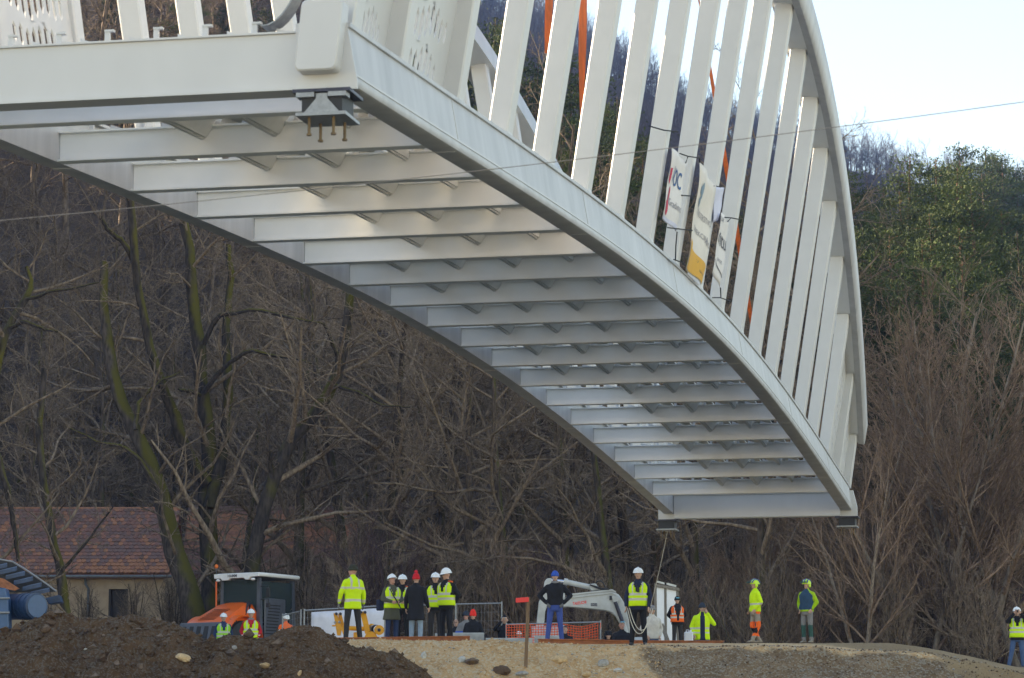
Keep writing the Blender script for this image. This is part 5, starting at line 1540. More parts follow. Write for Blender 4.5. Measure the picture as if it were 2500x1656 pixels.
# ---------------------------------------------------------------- road roller
RY = 98.5
rc = at_y(625, 1500, RY); rz0 = gz(rc.x, RY)
rl = thing('road_roller', 'orange road roller with white roofed cab behind the soil heap', 'road roller', (rc.x, RY, rz0))
rl.rotation_euler = (0, 0, radians(-31)); rl.location = (rc.x - .62, RY + .8, rz0 + .1); rl.scale = (1.0, 1.15, 1.02)
def rp(mb, name, m, sa=None, bev=0, parent=None):
    o = mb.build(name, M[m] if isinstance(m, str) else m, parent or rl, (0, 0, 0), sa)
    if bev: md = o.modifiers.new('b', 'BEVEL'); md.width = bev; md.segments = 2; md.limit_method = 'ANGLE'
    return o
# local frame: bonnet points to -y, x to the right
W2 = .78
def prof(pts, w): return MB().prism([(-w, y, z) for y, z in pts], (2 * w, 0, 0))
rings = []
for y, zt, w in ((.05, 2.02, .60), (-.12, 2.06, .60), (-.35, 2.02, .62), (-.95, 1.72, .68), (-1.55, 1.42, .74), (-1.75, 1.28, .76)):
    rings.append([Vector((-w - .08, y, .75)), Vector((-w - .05, y, zt - .28)), Vector((-w + .10, y, zt - .05)), Vector((-w * .4, y, zt)), Vector((w * .4, y, zt)), Vector((w - .10, y, zt - .05)), Vector((w + .05, y, zt - .28)), Vector((w + .08, y, .75))][::-1])
bon = rp(MB().loft(rings), 'bonnet', 'roller_orange', 30)
for k in range(9):   # vents on the bonnet top
    y = -.80 - .09 * k
    zt = np.interp(-y, [.12, .35, .95, 1.55], [2.06, 2.02, 1.72, 1.42])
    rp(MB().box((.0, y, zt + .006), (.62, .035, .012)), 'vent_slot', 'black', parent=bon)
for k in range(3):
    mb = MB(); mb.prism([(W2 - .06 + .02, -.95 - .10 * k, 1.20), (W2 - .06 + .02, -1.0 - .10 * k, 1.20), (W2 - .10, -1.04 - .10 * k, 1.46), (W2 - .10, -.99 - .10 * k, 1.46)], (.06, 0, 0)); rp(mb, 'side_slot', 'black', parent=bon)
for dx in (0, .22):
    mb = MB(); rr = []
    for f in np.linspace(0, 1, 8):
        y = -.10 - .34 * f + dx * .6 - .1; z = 2.06 - .50 * f ** 1.4; x = .46 + .22 * f ** .7 - dx * .1
        rr.append([Vector((x, y, z + .012)), Vector((x + .09 * (1 - f * .5), y, z + .005)), Vector((x + .09 * (1 - f * .5), y, z - .03)), Vector((x, y, z - .03))])
    mb.loft(rr); rp(mb, 'bonnet_stripe', 'black', parent=bon)
gr = rp(MB().prism([(-.82, -1.70, 1.34), (.82, -1.70, 1.34), (.86, -1.88, .62), (-.86, -1.88, .62)], (0, -.08, 0)), 'grille', 'roller_grey', bev=.03)
for k in range(5): rp(MB().prism([(-.62 + .29 * k - .06, -1.79, 1.22), (-.62 + .29 * k + .10, -1.79, 1.22), (-.62 + .29 * k + .10, -1.955, .72), (-.62 + .29 * k - .06, -1.955, .72)], (0, -.02, 0)), 'grille_slot', 'black', parent=gr)
# mudguard, tyres
for s in (-1, 1):
    cx_ = s * .80
    mb = MB(); R = Matrix(((0, 0, 1), (1, 0, 0), (0, 1, 0)))
    mb.lathe([(.30, -.25), (.62, -.25), (.70, -.19), (.72, 0), (.70, .19), (.62, .25), (.30, .25)], (cx_ * .86, -.75, .72), 28, R); ty = rp(mb, 'wheel', 'tyre', 40)
    mb = MB(); mb.lathe([(.05, -.02), (.28, -.02), (.31, .03), (.31, .0)], (cx_ * .86 + s * .26, -.75, .72), 20, R); rp(mb, 'rim', 'roller_white', 40, parent=ty)
    arch = [Vector((cx_ - s * .30, -.75 + .84 * cos(a), .72 + .84 * sin(a))) for a in np.linspace(.25, pi - .35, 14)]
    mb = MB(); mb.loft([[p_, p_ + Vector((s * .42, 0, 0)), p_ + Vector((s * .42, 0, .05)), p_ + Vector((0, 0, .05))] for p_ in arch]); rp(mb, 'mudguard', 'roller_orange', 40)
# cab
cab = rp(MB().box((0, .92, 1.05), (1.50, 1.70, .55)), 'cab_base', 'roller_grey', bev=.04)
for x, y in ((-.74, .10), (.74, .10), (-.74, 1.70), (.74, 1.70)):
    rp(MB().hexa([Vector((x - .07, y - .07, 1.25)), Vector((x + .07, y - .07, 1.25)), Vector((x + .07, y + .07, 1.25)), Vector((x - .07, y + .07, 1.25)), Vector((x * .96 - .05, y - .05, 2.82)), Vector((x * .96 + .05, y - .05, 2.82)), Vector((x * .96 + .05, y + .05, 2.82)), Vector((x * .96 - .05, y + .05, 2.82))]), 'cab_pillar', 'roller_grey')
rp(MB().box((0, .06, 2.05), (1.36, .012, 1.45)), 'windscreen', 'glass')
rp(MB().box((0, 1.74, 2.05), (1.36, .012, 1.45)), 'rear_window', 'glass')
for s in (-1, 1): rp(MB().box((s * .755, .92, 2.15), (.012, 1.45, 1.15)), 'side_window', 'glass')
rp(MB().box((.80, .75, 1.55), (.05, 1.0, 1.3)), 'engine_cowl', 'roller_grey', bev=.08)
for k in range(10): rp(MB().box((.83, .72 - .02 * k, 1.98 - .10 * k), (.012, .55, .035)), 'cowl_louvre', 'black')
rp(MB().box((0, 1.0, 1.55), (.5, .5, .14)).box((0, 1.25, 1.85), (.5, .12, .6)), 'driver_seat', 'black', bev=.04)
rp(MB().tube([(0, .35, 1.3), (0, .45, 1.75)], .04, 8).tube([Vector((.17 * cos(a), .47 + .08 * sin(a), 1.76 + .15 * sin(a))) for a in np.linspace(0, 2 * pi, 17)], .016, 6), 'steering_wheel', 'black', 50)
roof = rp(MB().prism([(-.86, -.10, 2.86), (.86, -.10, 2.86), (.92, .25, 2.86), (.92, 1.85, 2.86), (-.92, 1.85, 2.86), (-.92, .25, 2.86)], (0, 0, .13)), 'roof', 'roller_white', bev=.05)
mb = MB(); mb.prism([(-.88, -.16, 2.97), (-.88, -.16, 2.83), (-.62, -.16, 2.83), (-.56, -.16, 2.76), (-.30, -.16, 2.76), (-.26, -.16, 2.82), (.30, -.16, 2.82), (.36, -.16, 2.76), (.50, -.16, 2.76), (.56, -.16, 2.84), (.88, -.16, 2.86), (.88, -.16, 2.97)][::-1], (0, .10, 0)); rp(mb, 'roof_visor', 'roller_white', parent=roof, bev=.015)
for x in (-.72, .66): rp(MB().ellipsoid((x, -.14, 2.77), (.085, .05, .045), 12, 6), 'work_lamp', 'roller_white', 50, parent=roof)
vs, fs = text_shape('HAMM', 1.0, .03); W_ = max(v[0] for v in vs) - min(v[0] for v in vs)
rp(MB().add([(-.14 + .36 * v[0] / W_, -.168, 2.895 + v[1] * .12) for v in vs], fs), 'lettering', 'print_dark', parent=roof)
rp(MB().tube([(-.90, .0, 1.5), (-.90, -.02, 2.75)], .028, 8), 'hand_rail', 'roller_orange', 50)
bc = rp(MB().tube([(-.88, -.05, 2.95), (-.88, -.05, 3.18)], .012, 6), 'beacon_stem', 'roller_grey', 50)
rp(MB().ellipsoid((-.88, -.05, 3.23), (.062, .062, .07), 12, 8), 'beacon', 'amber', 60, parent=bc)
for s, z in ((-1, 1.75), (1, 2.35), (1, 1.95)):
    x = s * (1.12 if s > 0 else .98)
    ar = rp(MB().tube([(s * .78, .10, z + .2), (x, .05, z + .2), (x, .05, z)], .015, 6), 'mirror_arm', 'black', 50)
    rp(MB().box((x, .03, z), (.16, .05, .30 if z > 2 else .14)), 'mirror', 'black', bev=.03, parent=ar)
# front frame and drum (hidden from here behind the cab)
rp(MB().box((0, 2.6, .8), (1.7, 1.9, .3)), 'drum_frame', 'roller_orange', bev=.05)
R = Matrix(((0, 0, 1), (1, 0, 0), (0, 1, 0)))
rp(MB().lathe([(.2, -.8), (.70, -.8), (.72, -.78), (.72, .78), (.70, .8), (.2, .8)], (0, 2.75, .72), 32, R), 'drum', 'zinc', 40)

# ---------------------------------------------------------------- blue piling rig part on the left
YB = 84.5
def bp_(x, y, Y=YB): return at_y(x * .1403, 1340 + y * .1403, Y)
c = bp_(645, 1000); c2 = bp_(180, 1010, YB + 1.0); g_ = gz(c.x, YB)
rig = thing('piling_rig', 'blue piling machine with a large drum at the left edge', 'machine', (c.x - .6, YB + .4, g_))
ax_ = (c2 - c).normalized()
part(MB().tube([c, c + ax_ * .02, c + ax_ * .021, c2], [.31, .345, .36, .36], 32), 'drum', M['blue_paint'], rig, 40)
part(MB().tube([c - ax_ * .012, c + ax_ * .01], .305, 32), 'drum_face', M['blue_light'], rig, 40)
for f in (.12, .3, .45): part(MB().tube([c.lerp(c2, f), c.lerp(c2, f) + ax_ * .05], .375, 32), 'drum_band', M['blue_paint'], rig, 40)
mb = MB().prism([bp_(x, y, YB - .2) for x, y in ((-250, 680), (90, 680), (140, 900), (150, 1380), (-250, 1500))][::-1], (0, .6, 0)); o = part(mb, 'casing', M['blue_light'], rig); o.modifiers.new('b', 'BEVEL').width = .03
for y in (860, 1110): part(MB().tube([bp_(-40, y, YB - .25), bp_(170, y, YB - .25)], .03, 8), 'pipe', M['zinc'], rig, 50)
mb = MB().prism([bp_(x, y, YB + 1.3) for x, y in ((790, 860), (1030, 800), (1080, 930), (850, 970))][::-1], (0, .4, 0)); o = part(mb, 'bracket', M['blue_paint'], rig); o.modifiers.new('b', 'BEVEL').width = .02
# slatted curved guard above
curve = [(-200, 175), (0, 185), (220, 225), (430, 350), (650, 500), (850, 640), (980, 740)]
part(MB().tube([bp_(x, y, YB + .9) for x, y in curve], .022, 8), 'guard_rim', M['zinc'], rig, 50)
for k, (x, y) in enumerate([(-60, 230), (120, 260), (290, 320), (430, 400), (570, 495), (720, 600), (860, 690)]):
    a = bp_(x, y, YB + .85); b = bp_(x - 330, y + 75, YB + .95)
    d = (b - a); n = Vector((0, 0, 1))
    part(MB().prism([a, b, b + Vector((0, 0, -.10)), a + Vector((0, 0, -.10))], (0, .05, .03)), 'guard_slat', M['blue_paint'], rig)
mb = MB().prism([bp_(x, y, YB + 1.5) for x, y in ((-250, 190), (0, 200), (220, 240), (980, 745), (600, 760), (-250, 760))][::-1], (0, .12, 0)); part(mb, 'guard_backing', M['black'], rig)
mb = MB().prism([bp_(x, y, YB + .7) for x, y in ((-200, 470), (60, 520), (330, 690), (250, 730), (-200, 620))][::-1], (0, .12, 0)); part(mb, 'rusty_scraper', M['rust'], rig)
mb = MB().box((rig.location.x - .5, YB + .9, g_ + .4), (2.4, 1.6, .8)); part(mb, 'carrier', M['blue_paint'], rig)

# ---------------------------------------------------------------- house among the trees
HY = 119.0
e0 = at_y(-160, 1404, HY); e1 = at_y(418, 1402, HY)
zE = e0.z; hd = 5.6; zR = at_y(200, 1243, HY + hd / 2).z
gH = gz((e0.x + e1.x) / 2, HY)
hs = thing('house', 'low ochre house with an old clay tiled roof behind the bare trees', 'house', ((e0.x + e1.x) / 2, HY, gH - .3))
x0, x1 = e0.x, e1.x
mb = MB()
def wallbox(xa, xb, za_, zb2): mb.hexa([Vector((xa, HY + .35, za_)), Vector((xb, HY + .35, za_)), Vector((xb, HY + .65, za_)), Vector((xa, HY + .65, za_)), Vector((xa, HY + .35, zb2)), Vector((xb, HY + .35, zb2)), Vector((xb, HY + .65, zb2)), Vector((xa, HY + .65, zb2))])
dx0, dx1 = at_y(263, 1437, HY).x, at_y(310, 1437, HY).x; dzt = at_y(280, 1437, HY).z
wallbox(x0 + .3, dx0, gH - .3, zE); wallbox(dx1, x1 - .25, gH - .3, zE); wallbox(dx0 - .001, dx1 + .001, dzt, zE - .002)
part(mb, 'wall', M['plaster'], hs)
mb = MB(); mb.prism([Vector((x1 - .35, HY + .65, gH - .3)), Vector((x1 - .35, HY + hd, gH - .3)), Vector((x1 - .35, HY + hd, zE)), Vector((x1 - .35, HY + hd / 2 + .2, zR - .2)), Vector((x1 - .35, HY + .65, zE))], (.1, 0, 0)); part(mb, 'gable_wall', M['plaster'], hs)
dr = part(MB().box(((dx0 + dx1) / 2, HY + .55, (gH + dzt) / 2 - .2), (dx1 - dx0, .06, dzt - gH + .4)), 'door', M['dark_wood'], hs)
part(MB().box((dx0 + .04, HY + .36, (gH + dzt) / 2 - .2), (.08, .08, dzt - gH + .4)).box((dx1 - .04, HY + .36, (gH + dzt) / 2 - .2), (.08, .08, dzt - gH + .4)), 'door_frame', M['dark_wood'], dr, None, hs)
part(MB().box(((x0 + x1) / 2, HY + .12, zE - .03), (x1 - x0, .06, .16)), 'eaves_board', M['fascia_board'], hs)
gx = at_y(213, 1440, HY).x
part(MB().tube([(gx - .1, HY + .1, zE - .08), (gx - .1, HY + .2, zE - .35), (gx, HY + .28, zE - .5), (gx, HY + .28, gH - .2)], .05, 8), 'downpipe', M['gutter'], hs, 50)
part(MB().tube([(x0, HY + .02, zE - .05), (x1, HY + .02, zE - .05)], .06, 8), 'gutter', M['gutter'], hs, 50)
mb = MB(); mb.prism([Vector((x0, HY, zE - .02)), Vector((x0, HY + hd / 2, zR - .06)), Vector((x0, HY + hd, zE - .02)), Vector((x0, HY + hd, zE - .12)), Vector((x0, HY + hd / 2, zR - .18)), Vector((x0, HY, zE - .12))], (x1 - x0, 0, 0))
roofo = part(mb, 'roof', M['tile1'], hs)
# clay tiles, each its own piece: rounded lower edge, overlapping rows
def tile_mesh(m):
    vs = []; n = 5; w, L, th = .17, .30, .034
    for z in (0, th):
        vs += [Vector((-w / 2, L, z)), Vector((w / 2, L, z)), Vector((w / 2, .06, z)), Vector((w / 4, .015, z)), Vector((0, 0, z)), Vector((-w / 4, .015, z)), Vector((-w / 2, .06, z))]
    k = 7; mb_ = MB()
    mb_.add(vs, [tuple(range(k - 1, -1, -1)), tuple(range(k, 2 * k))] + [(i, (i + 1) % k, k + (i + 1) % k, k + i) for i in range(k)])
    return mb_
slope_l = sqrt((hd / 2) ** 2 + (zR - zE) ** 2); sl = math.atan2(zR - zE, hd / 2)
row_d = .205; tw = .178
rows_n = int(slope_l / row_d); cols_n = int((x1 - x0) / tw)
tms = [tile_mesh(None).mesh('roof_tile', M['tile%d' % i]) for i in range(4)]
rt = random.Random(5); cnt = 0; rest = [MB() for _ in range(4)]
seen = []
for r in range(rows_n):
    for c_ in range(cols_n):
        seen.append((r, c_))
vis0 = int((at_y(60, 1400, HY).x - x0) / tw)
order = sorted(seen, key=lambda q: (q[0] + max(0, vis0 - q[1]) * 2))
R_t = Matrix.Rotation(sl - .09, 3, 'X')
for idx, (r, c_) in enumerate(order):
    d = r * row_d; x = x0 + (c_ + .5 + .5 * (r % 2)) * tw
    if x > x1: continue
    p_ = Vector((x + rt.uniform(-.006, .006), HY + d * cos(sl) - .02, zE + d * sin(sl) + .045 + rt.uniform(0, .018)))
    k = 2 if (r < 4 and rt.random() < .35 + .4 * (c_ / cols_n)) else rt.choice([0, 1, 1, 3, 3, 3, 1, 3, 2])
    if cnt < 300:
        o = link('roof_tile', tms[k], roofo, p_ - ORIG[hs.name]); o.rotation_euler = (sl - .09, 0, rt.uniform(-.03, .03)); cnt += 1
    else:
        t_ = tile_mesh(None); rest[k].add([R_t @ Vector(v) + p_ for v in t_.v], t_.f)
allr = MB(); 
for k in range(4): allr.add(rest[k].v, rest[k].f, k)
o = part(allr, 'far_roof_tiles', [M['tile%d' % i] for i in range(4)], roofo, None, hs); o['kind'] = 'stuff'
part(MB().tube([(x0, HY + hd / 2, zR - .02), (x1, HY + hd / 2, zR - .02)], .10, 8), 'ridge_tiles', M['tile2'], roofo, 50, hs)

# second building behind the thick trunks, roof only just showing
H2 = 126.0
a = at_y(440, 1404, H2); b = at_y(900, 1410, H2); zt = at_y(600, 1236, H2 + 3).z
g2 = gz((a.x + b.x) / 2, H2)
sh = thing('shed', 'second tiled roof showing behind the thick tree trunks', 'shed', ((a.x + b.x) / 2, H2, g2 - .3))
part(MB().box(((a.x + b.x) / 2, H2 + .6, (g2 - .3 + a.z) / 2), (b.x - a.x - .5, .3, a.z - g2 + .3)), 'wall', M['plaster'], sh)
mb = MB(); mb.prism([Vector((a.x, H2, a.z)), Vector((a.x, H2 + 3, zt)), Vector((a.x, H2 + 6, a.z)), Vector((a.x, H2 + 6, a.z - .12)), Vector((a.x, H2 + 3, zt - .12)), Vector((a.x, H2, a.z - .12))], (b.x - a.x, 0, 0))
rf2 = part(mb, 'roof', M['tile1'], sh)
sl2 = math.atan2(zt - a.z, 3); n_r = int(sqrt(9 + (zt - a.z) ** 2) / .22)
for r in range(n_r):      # courses of tiles, too far off to tell each tile
    mb = MB(); d = r * .22; rr = []
    nx = int((b.x - a.x) / .18)
    for i in range(nx * 2 + 1):
        x = a.x + (b.x - a.x) * i / (nx * 2); dip = .03 if i % 2 else 0
        p_ = Vector((x, H2 + d * cos(sl2) - .02 + dip * cos(sl2), a.z + d * sin(sl2) + .02 + dip * sin(sl2)))
        u_ = Vector((0, cos(sl2), sin(sl2))) * .28
        rr.append([p_, p_ + u_ + Vector((0, 0, .0)), p_ + u_ + Vector((0, 0, .02)), p_ + Vector((0, 0, .03))])
    mb.loft(rr); part(mb, 'tile_course', M['tile%d' % rt.choice([0, 1, 3, 2])], rf2, None, sh)
# ================================================================== VEGETATION
class Lines:
    """Polylines with radii, turned into one tube mesh in one go."""
    def __init__(self): self.g = {}
    def add(self, P, R, n): self.g.setdefault((len(P), n), []).append((P, R))
    def arrays(self):
        V = []; F = []; off = 0
        for (k, n), L in self.g.items():
            P = np.array([l[0] for l in L], float); R = np.array([l[1] for l in L], float)
            m = len(L)
            D = np.empty_like(P); D[:, 1:-1] = P[:, 2:] - P[:, :-2]; D[:, 0] = P[:, 1] - P[:, 0]; D[:, -1] = P[:, -1] - P[:, -2]
            D /= np.linalg.norm(D, axis=2, keepdims=True) + 1e-9
            ref = np.where(np.abs(D[:, :1, 2:3]) < .85, np.array([0, 0, 1.0]), np.array([1.0, 0, 0]))
            U = np.cross(D, np.broadcast_to(ref, D.shape)); U /= np.linalg.norm(U, axis=2, keepdims=True) + 1e-9
            Wv = np.cross(D, U)
            an = 2 * np.pi * np.arange(n) / n
            X = P[:, :, None] + R[:, :, None, None] * (U[:, :, None] * np.cos(an)[None, None, :, None] + Wv[:, :, None] * np.sin(an)[None, None, :, None])
            V.append(X.reshape(-1, 3))
            idx = np.arange(m * k * n).reshape(m, k, n) + off
            a = idx[:, :-1]; b = np.roll(a, -1, axis=2); d = idx[:, 1:]; c = np.roll(d, -1, axis=2)
            F.append(np.stack([a, b, c, d], -1).reshape(-1, 4)); off += m * k * n
        return np.concatenate(V), np.concatenate(F)
    def mesh(self, name, m):
        V, F = self.arrays(); return np_mesh(name, V, F, m, True)
def rv(r): return np.array([r.gauss(0, 1), r.gauss(0, 1), r.gauss(0, 1)])
def grow_line(r, p, d, L, k, wob, up):
    P = [p]; d = d / np.linalg.norm(d)
    for i in range(k - 1):
        d = d + rv(r) * wob + np.array([0, 0, up]); d /= np.linalg.norm(d)
        p = p + d * (L / (k - 1)); P.append(p)
    return P
def side(r, d, ang):
    a = rv(r); a -= d * a.dot(d); a /= np.linalg.norm(a) + 1e-9
    return d * cos(ang) + a * sin(ang)
def sprout(r, fine, P, R, level, cfg):
    """Side branches of a polyline, recursively."""
    n, lo, ratio, ang, wob, up = cfg['lv'][level]
    tot = sum(np.linalg.norm(P[i + 1] - P[i]) for i in range(len(P) - 1))
    for q in range(n):
        f = lo + (1 - lo) * (q + r.random()) / n
        x = f * (len(P) - 1); i = min(int(x), len(P) - 2); u = x - i
        p = P[i] * (1 - u) + P[i + 1] * u; d = P[i + 1] - P[i]; d = d / (np.linalg.norm(d) + 1e-9)
        rad = (R[i] * (1 - u) + R[i + 1] * u)
        L = tot * ratio * (1.15 - .65 * f) * r.uniform(.6, 1.25)
        last = level == len(cfg['lv']) - 1
        k = 3 if last else (4 if level >= 1 else 6)
        d2 = side(r, d, ang * r.uniform(.7, 1.3))
        PP = grow_line(r, p, d2, L, k, wob, up)
        r0 = max(min(rad * .62, L * .022), cfg['rmin'])
        RR = [r0 * (1 - .75 * j / (k - 1)) + cfg['rmin'] * .3 for j in range(k)]
        fine.add(PP, RR, 3 if level >= 1 else 5)
        if not last: sprout(r, fine, PP, RR, level + 1, cfg)
def make_tree(seed, H, r0, cfg, trunk_m, twig_m, lean=0.0, nst=1):
    """Returns (trunk mesh, crown mesh) of a bare tree standing at the origin."""
    r = random.Random(seed); tr = Lines(); fine = Lines()
    for s in range(nst):
        k = 10
        d0 = np.array([lean + (r.uniform(-.35, .35) if nst > 1 else r.uniform(-.06, .06)), r.uniform(-.2, .2) if nst > 1 else 0, 1.0])
        h = H * (r.uniform(.75, 1.0) if nst > 1 else 1)
        P = grow_line(r, np.array([r.uniform(-.25, .25) * (nst > 1), r.uniform(-.25, .25) * (nst > 1), -.3]), d0, h, k, .055, .03)
        rr = r0 * (r.uniform(.6, 1) if nst > 1 else 1)
        R = [rr * (1.25 if i == 0 else 1) * (1 - .88 * (i / (k - 1)) ** .9) + .012 for i in range(k)]
        tr.add(P, R, 8)
        sprout(r, fine, P, R, 0, cfg)
    return tr.mesh('trunk', M[trunk_m]), fine.mesh('crown', M[twig_m])
#              n   lo   ratio ang  wob  up
SPREAD = {'rmin': .0055, 'lv': [(15, .22, .46, 1.0, .14, .03), (9, .15, .42, .85, .16, .0), (7, .1, .42, .8, .18, .0), (5, .1, .45, .8, .2, .0)]}
UPRIGHT = {'rmin': .005, 'lv': [(15, .12, .45, .68, .09, .06), (9, .15, .42, .58, .11, .04), (7, .1, .42, .5, .1, .04), (4, .1, .45, .5, .1, .03)]}
SHRUB = {'rmin': .004, 'lv': [(8, .1, .5, .6, .12, .04), (7, .1, .45, .6, .14, .02), (5, .1, .5, .6, .16, .0)]}
FAR = {'rmin': .012, 'lv': [(12, .25, .42, .8, .1, .05), (7, .15, .42, .7, .12, .02), (4, .1, .5, .7, .14, .0)]}
protoS = [make_tree(100 + i, 13.5 + i, .20 + .02 * i, SPREAD, 'bark', 'twig') for i in range(4)]
protoU = [make_tree(200 + i, 13.0, .15, UPRIGHT, 'bark_pale', ('twig_red', 'twig_red', 'twig')[i], nst=(2, 3, 1)[i]) for i in range(3)]
protoB = [make_tree(300 + i, 4.6, .035, SHRUB, 'bark', ('twig', 'twig_red', 'twig_purple')[i], nst=9) for i in range(3)]
protoF = [make_tree(400 + i, 15.0, .2, FAR, 'bark', 'twig') for i in range(2)]

def place_tree(name, meshes, x, y, z, sc, rz, label, group, cat='tree', names=('trunk', 'crown')):
    root = thing(name, label, cat, (x, y, z), group, rz)
    root.scale = (sc, sc, sc)
    for nm, me in zip(names, meshes): link(nm, me, root)
    return root
def px_x(px, Y): return (px - 1250) / FPX * Y * 1.0

rt = random.Random(21)
ORD = ['first', 'second', 'third', 'fourth', 'fifth', 'sixth', 'seventh', 'eighth', 'ninth', 'tenth', 'eleventh', 'twelfth', 'thirteenth', 'fourteenth', 'fifteenth', 'sixteenth', 'seventeenth', 'eighteenth', 'nineteenth', 'twentieth', 'twenty first', 'twenty second', 'twenty third', 'twenty fourth', 'twenty fifth', 'twenty sixth', 'twenty seventh', 'twenty eighth', 'twenty ninth', 'thirtieth']
# wooded slope on the left and behind the bridge: bare trees one can tell apart
for Y, a, b, step, rowname in ((105, 900, 1900, 120, 'nearest row behind the crew'), (112, 480, 2050, 130, 'second row up the slope'), (128, -60, 2000, 115, 'third row up the slope'), (136, -60, 1900, 120, 'uppermost nearby row')):
    x = a + rt.uniform(0, step); k = 0
    while x < b:
        yy = Y + rt.uniform(-4, 4); X = px_x(x, yy)
        place_tree('bare_tree', protoS[rt.randrange(4)], X, yy, gz(X, yy) - .1, rt.uniform(.78, 1.15), rt.uniform(0, 6.28), 'leafless grey brown tree, %s from the left in the %s' % (ORD[k], rowname), 'bare trees on the wooded slope')
        x += step * rt.uniform(.7, 1.3); k += 1
# undergrowth at the foot of the slope
for (Y, a, b, step, rowname) in ((100.5, 760, 2450, 80, 'front row of undergrowth'), (105, 840, 2500, 92, 'second row of undergrowth'), (109, 720, 2500, 100, 'third row of undergrowth'), (118, 500, 2500, 140, 'rear row of undergrowth')):
    x = a; n = 0
    while x < b:
        yy = Y + rt.uniform(-1.5, 1.5); X = px_x(x, yy)
        k = rt.choices((0, 1, 2), (6, 3, 1))[0]
        place_tree('bare_shrub', protoB[k], X, yy, gz(X, yy) - .05, rt.uniform(.6, 1.15), rt.uniform(0, 6.28), 'tangled leafless %sshrub, %s from the left in the %s' % (('', 'reddish ', 'purplish ')[k], ORD[n], rowname), 'bare shrubs behind the crew', 'shrub', ('stems', 'twigs'))
        x += step * rt.uniform(.7, 1.3); n += 1
for n, (px, Y, sc) in enumerate(((120, 112, .55), (215, 113, .6), (330, 112, .65), (420, 111, .75), (560, 110, .8), (660, 109, .8))):
    X = px_x(px, Y)
    place_tree('bare_shrub', protoB[0], X, Y, gz(X, Y) - .05, sc, rt.uniform(0, 6.28), 'thin leafless shrub before the tiled house, %s from the left' % ORD[n], 'thin shrubs before the house', 'shrub', ('stems', 'twigs'))
# upright reddish trees on the right
for n, (px, Y, k, sc) in enumerate(sorted(((2105, 100, 0, .62), (2160, 103, 1, .72), (2240, 101, 0, .80), (2300, 104, 1, 1.02), (2365, 102, 0, 1.08), (2420, 106, 1, 1.12), (2480, 101, 0, 1.0), (2330, 110, 2, 1.05), (2440, 112, 1, 1.2), (2200, 110, 2, .8), (2120, 112, 1, .75), (2040, 104, 2, .55), (1960, 106, 1, .52), (1880, 108, 0, .5), (1790, 106, 1, .5)))):
    X = px_x(px, Y)
    place_tree('upright_tree', protoU[k], X, Y, gz(X, Y) - .1, sc, rt.uniform(0, 6.28), 'slender leafless tree with upright reddish twigs, %s from the left of those on the right' % ORD[n], 'slender bare trees on the right')

# ---- the large mossy trees on the left, limb by limb
HERO = {'rmin': .006, 'lv': [(11, .10, .34, .95, .16, .02), (8, .1, .42, .85, .18, .0), (6, .1, .45, .8, .2, -.02)]}
LIMB = {'rmin': .006, 'lv': [(9, .25, .30, .9, .16, .0), (7, .1, .42, .85, .18, .0), (5, .1, .45, .8, .2, -.02)]}
def hero(label, Y, limbs, seed, twigs=True):
    """limbs: list of (pixel path from the foot up, radius at foot, radius at tip, depth drift)"""
    r = random.Random(seed); tr = Lines(); fine = Lines(); first = None
    for li, (path, ra, rb, dy) in enumerate(limbs):
        pts = [np.array(at_y(x, y, Y + dy * i / max(1, len(path) - 1))) for i, (x, y) in enumerate(path)]
        if first is None:
            gx_, gy_ = pts[0][0], pts[0][1]; g0 = gz(gx_, gy_) - .2
            if pts[0][2] > g0: pts.insert(0, np.array([gx_, gy_, g0]))
            first = np.array([gx_, gy_, g0])
        # refine
        k = 14; t = np.linspace(0, len(pts) - 1, k); A_ = np.array(pts)
        P = [np.array([np.interp(u, range(len(pts)), A_[:, j]) for j in range(3)]) + rv(r) * ra * .12 for u in t]
        R = [ra + (rb - ra) * i / (k - 1) for i in range(k)]
        R = [x * r.uniform(.9, 1.1) for x in R]
        if li == 0: R[0] *= 1.3
        P = [p - first for p in P]
        tr.add(P, R, 10)
        sprout(r, fine, P, R, 0, HERO if li == 0 else LIMB)
    root = thing('mossy_tree', label, 'tree', tuple(first), 'large mossy trees on the left')
    link('trunk', tr.mesh('trunk', M['bark_moss']), root)
    link('crown', fine.mesh('crown', M['twig']), root)
hero('leaning thick trunk bright with moss left of the road roller', 102.5, [
    ([(492, 1560), (470, 1460), (438, 1380), (408, 1290), (392, 1215), (362, 1120), (318, 1035), (285, 960), (262, 860), (250, 760), (255, 640)], .42, .14, 1.5),
    ([(385, 1190), (340, 1120), (300, 1090), (240, 1080), (160, 1040)], .09, .03, -1),
    ([(330, 1050), (340, 980), (390, 930), (440, 910)], .09, .03, 1)], 1)
hero('tall dark trunk forking below the bridge beside the leaning mossy one', 104.5, [
    ([(520, 1560), (516, 1420), (511, 1280), (517, 1130), (500, 1000), (490, 868), (476, 760), (462, 640), (455, 540)], .38, .16, 1),
    ([(512, 1240), (545, 1110), (556, 950), (550, 800), (562, 690), (560, 600)], .22, .10, 1.5),
    ([(508, 1180), (462, 1120), (440, 1060), (410, 970), (378, 890), (345, 760), (332, 650), (318, 520), (312, 440)], .22, .12, -1.5),
    ([(497, 960), (530, 915), (565, 882), (607, 853), (652, 866), (714, 874), (760, 890)], .10, .03, -2),
    ([(498, 840), (515, 800), (535, 770), (560, 766), (623, 754), (675, 767), (735, 782), (792, 792)], .10, .03, -2),
    ([(488, 965), (465, 955), (435, 953)], .075, .055, -1.2),
    ([(330, 640), (300, 590), (262, 560), (245, 530)], .11, .05, -1)], 2)
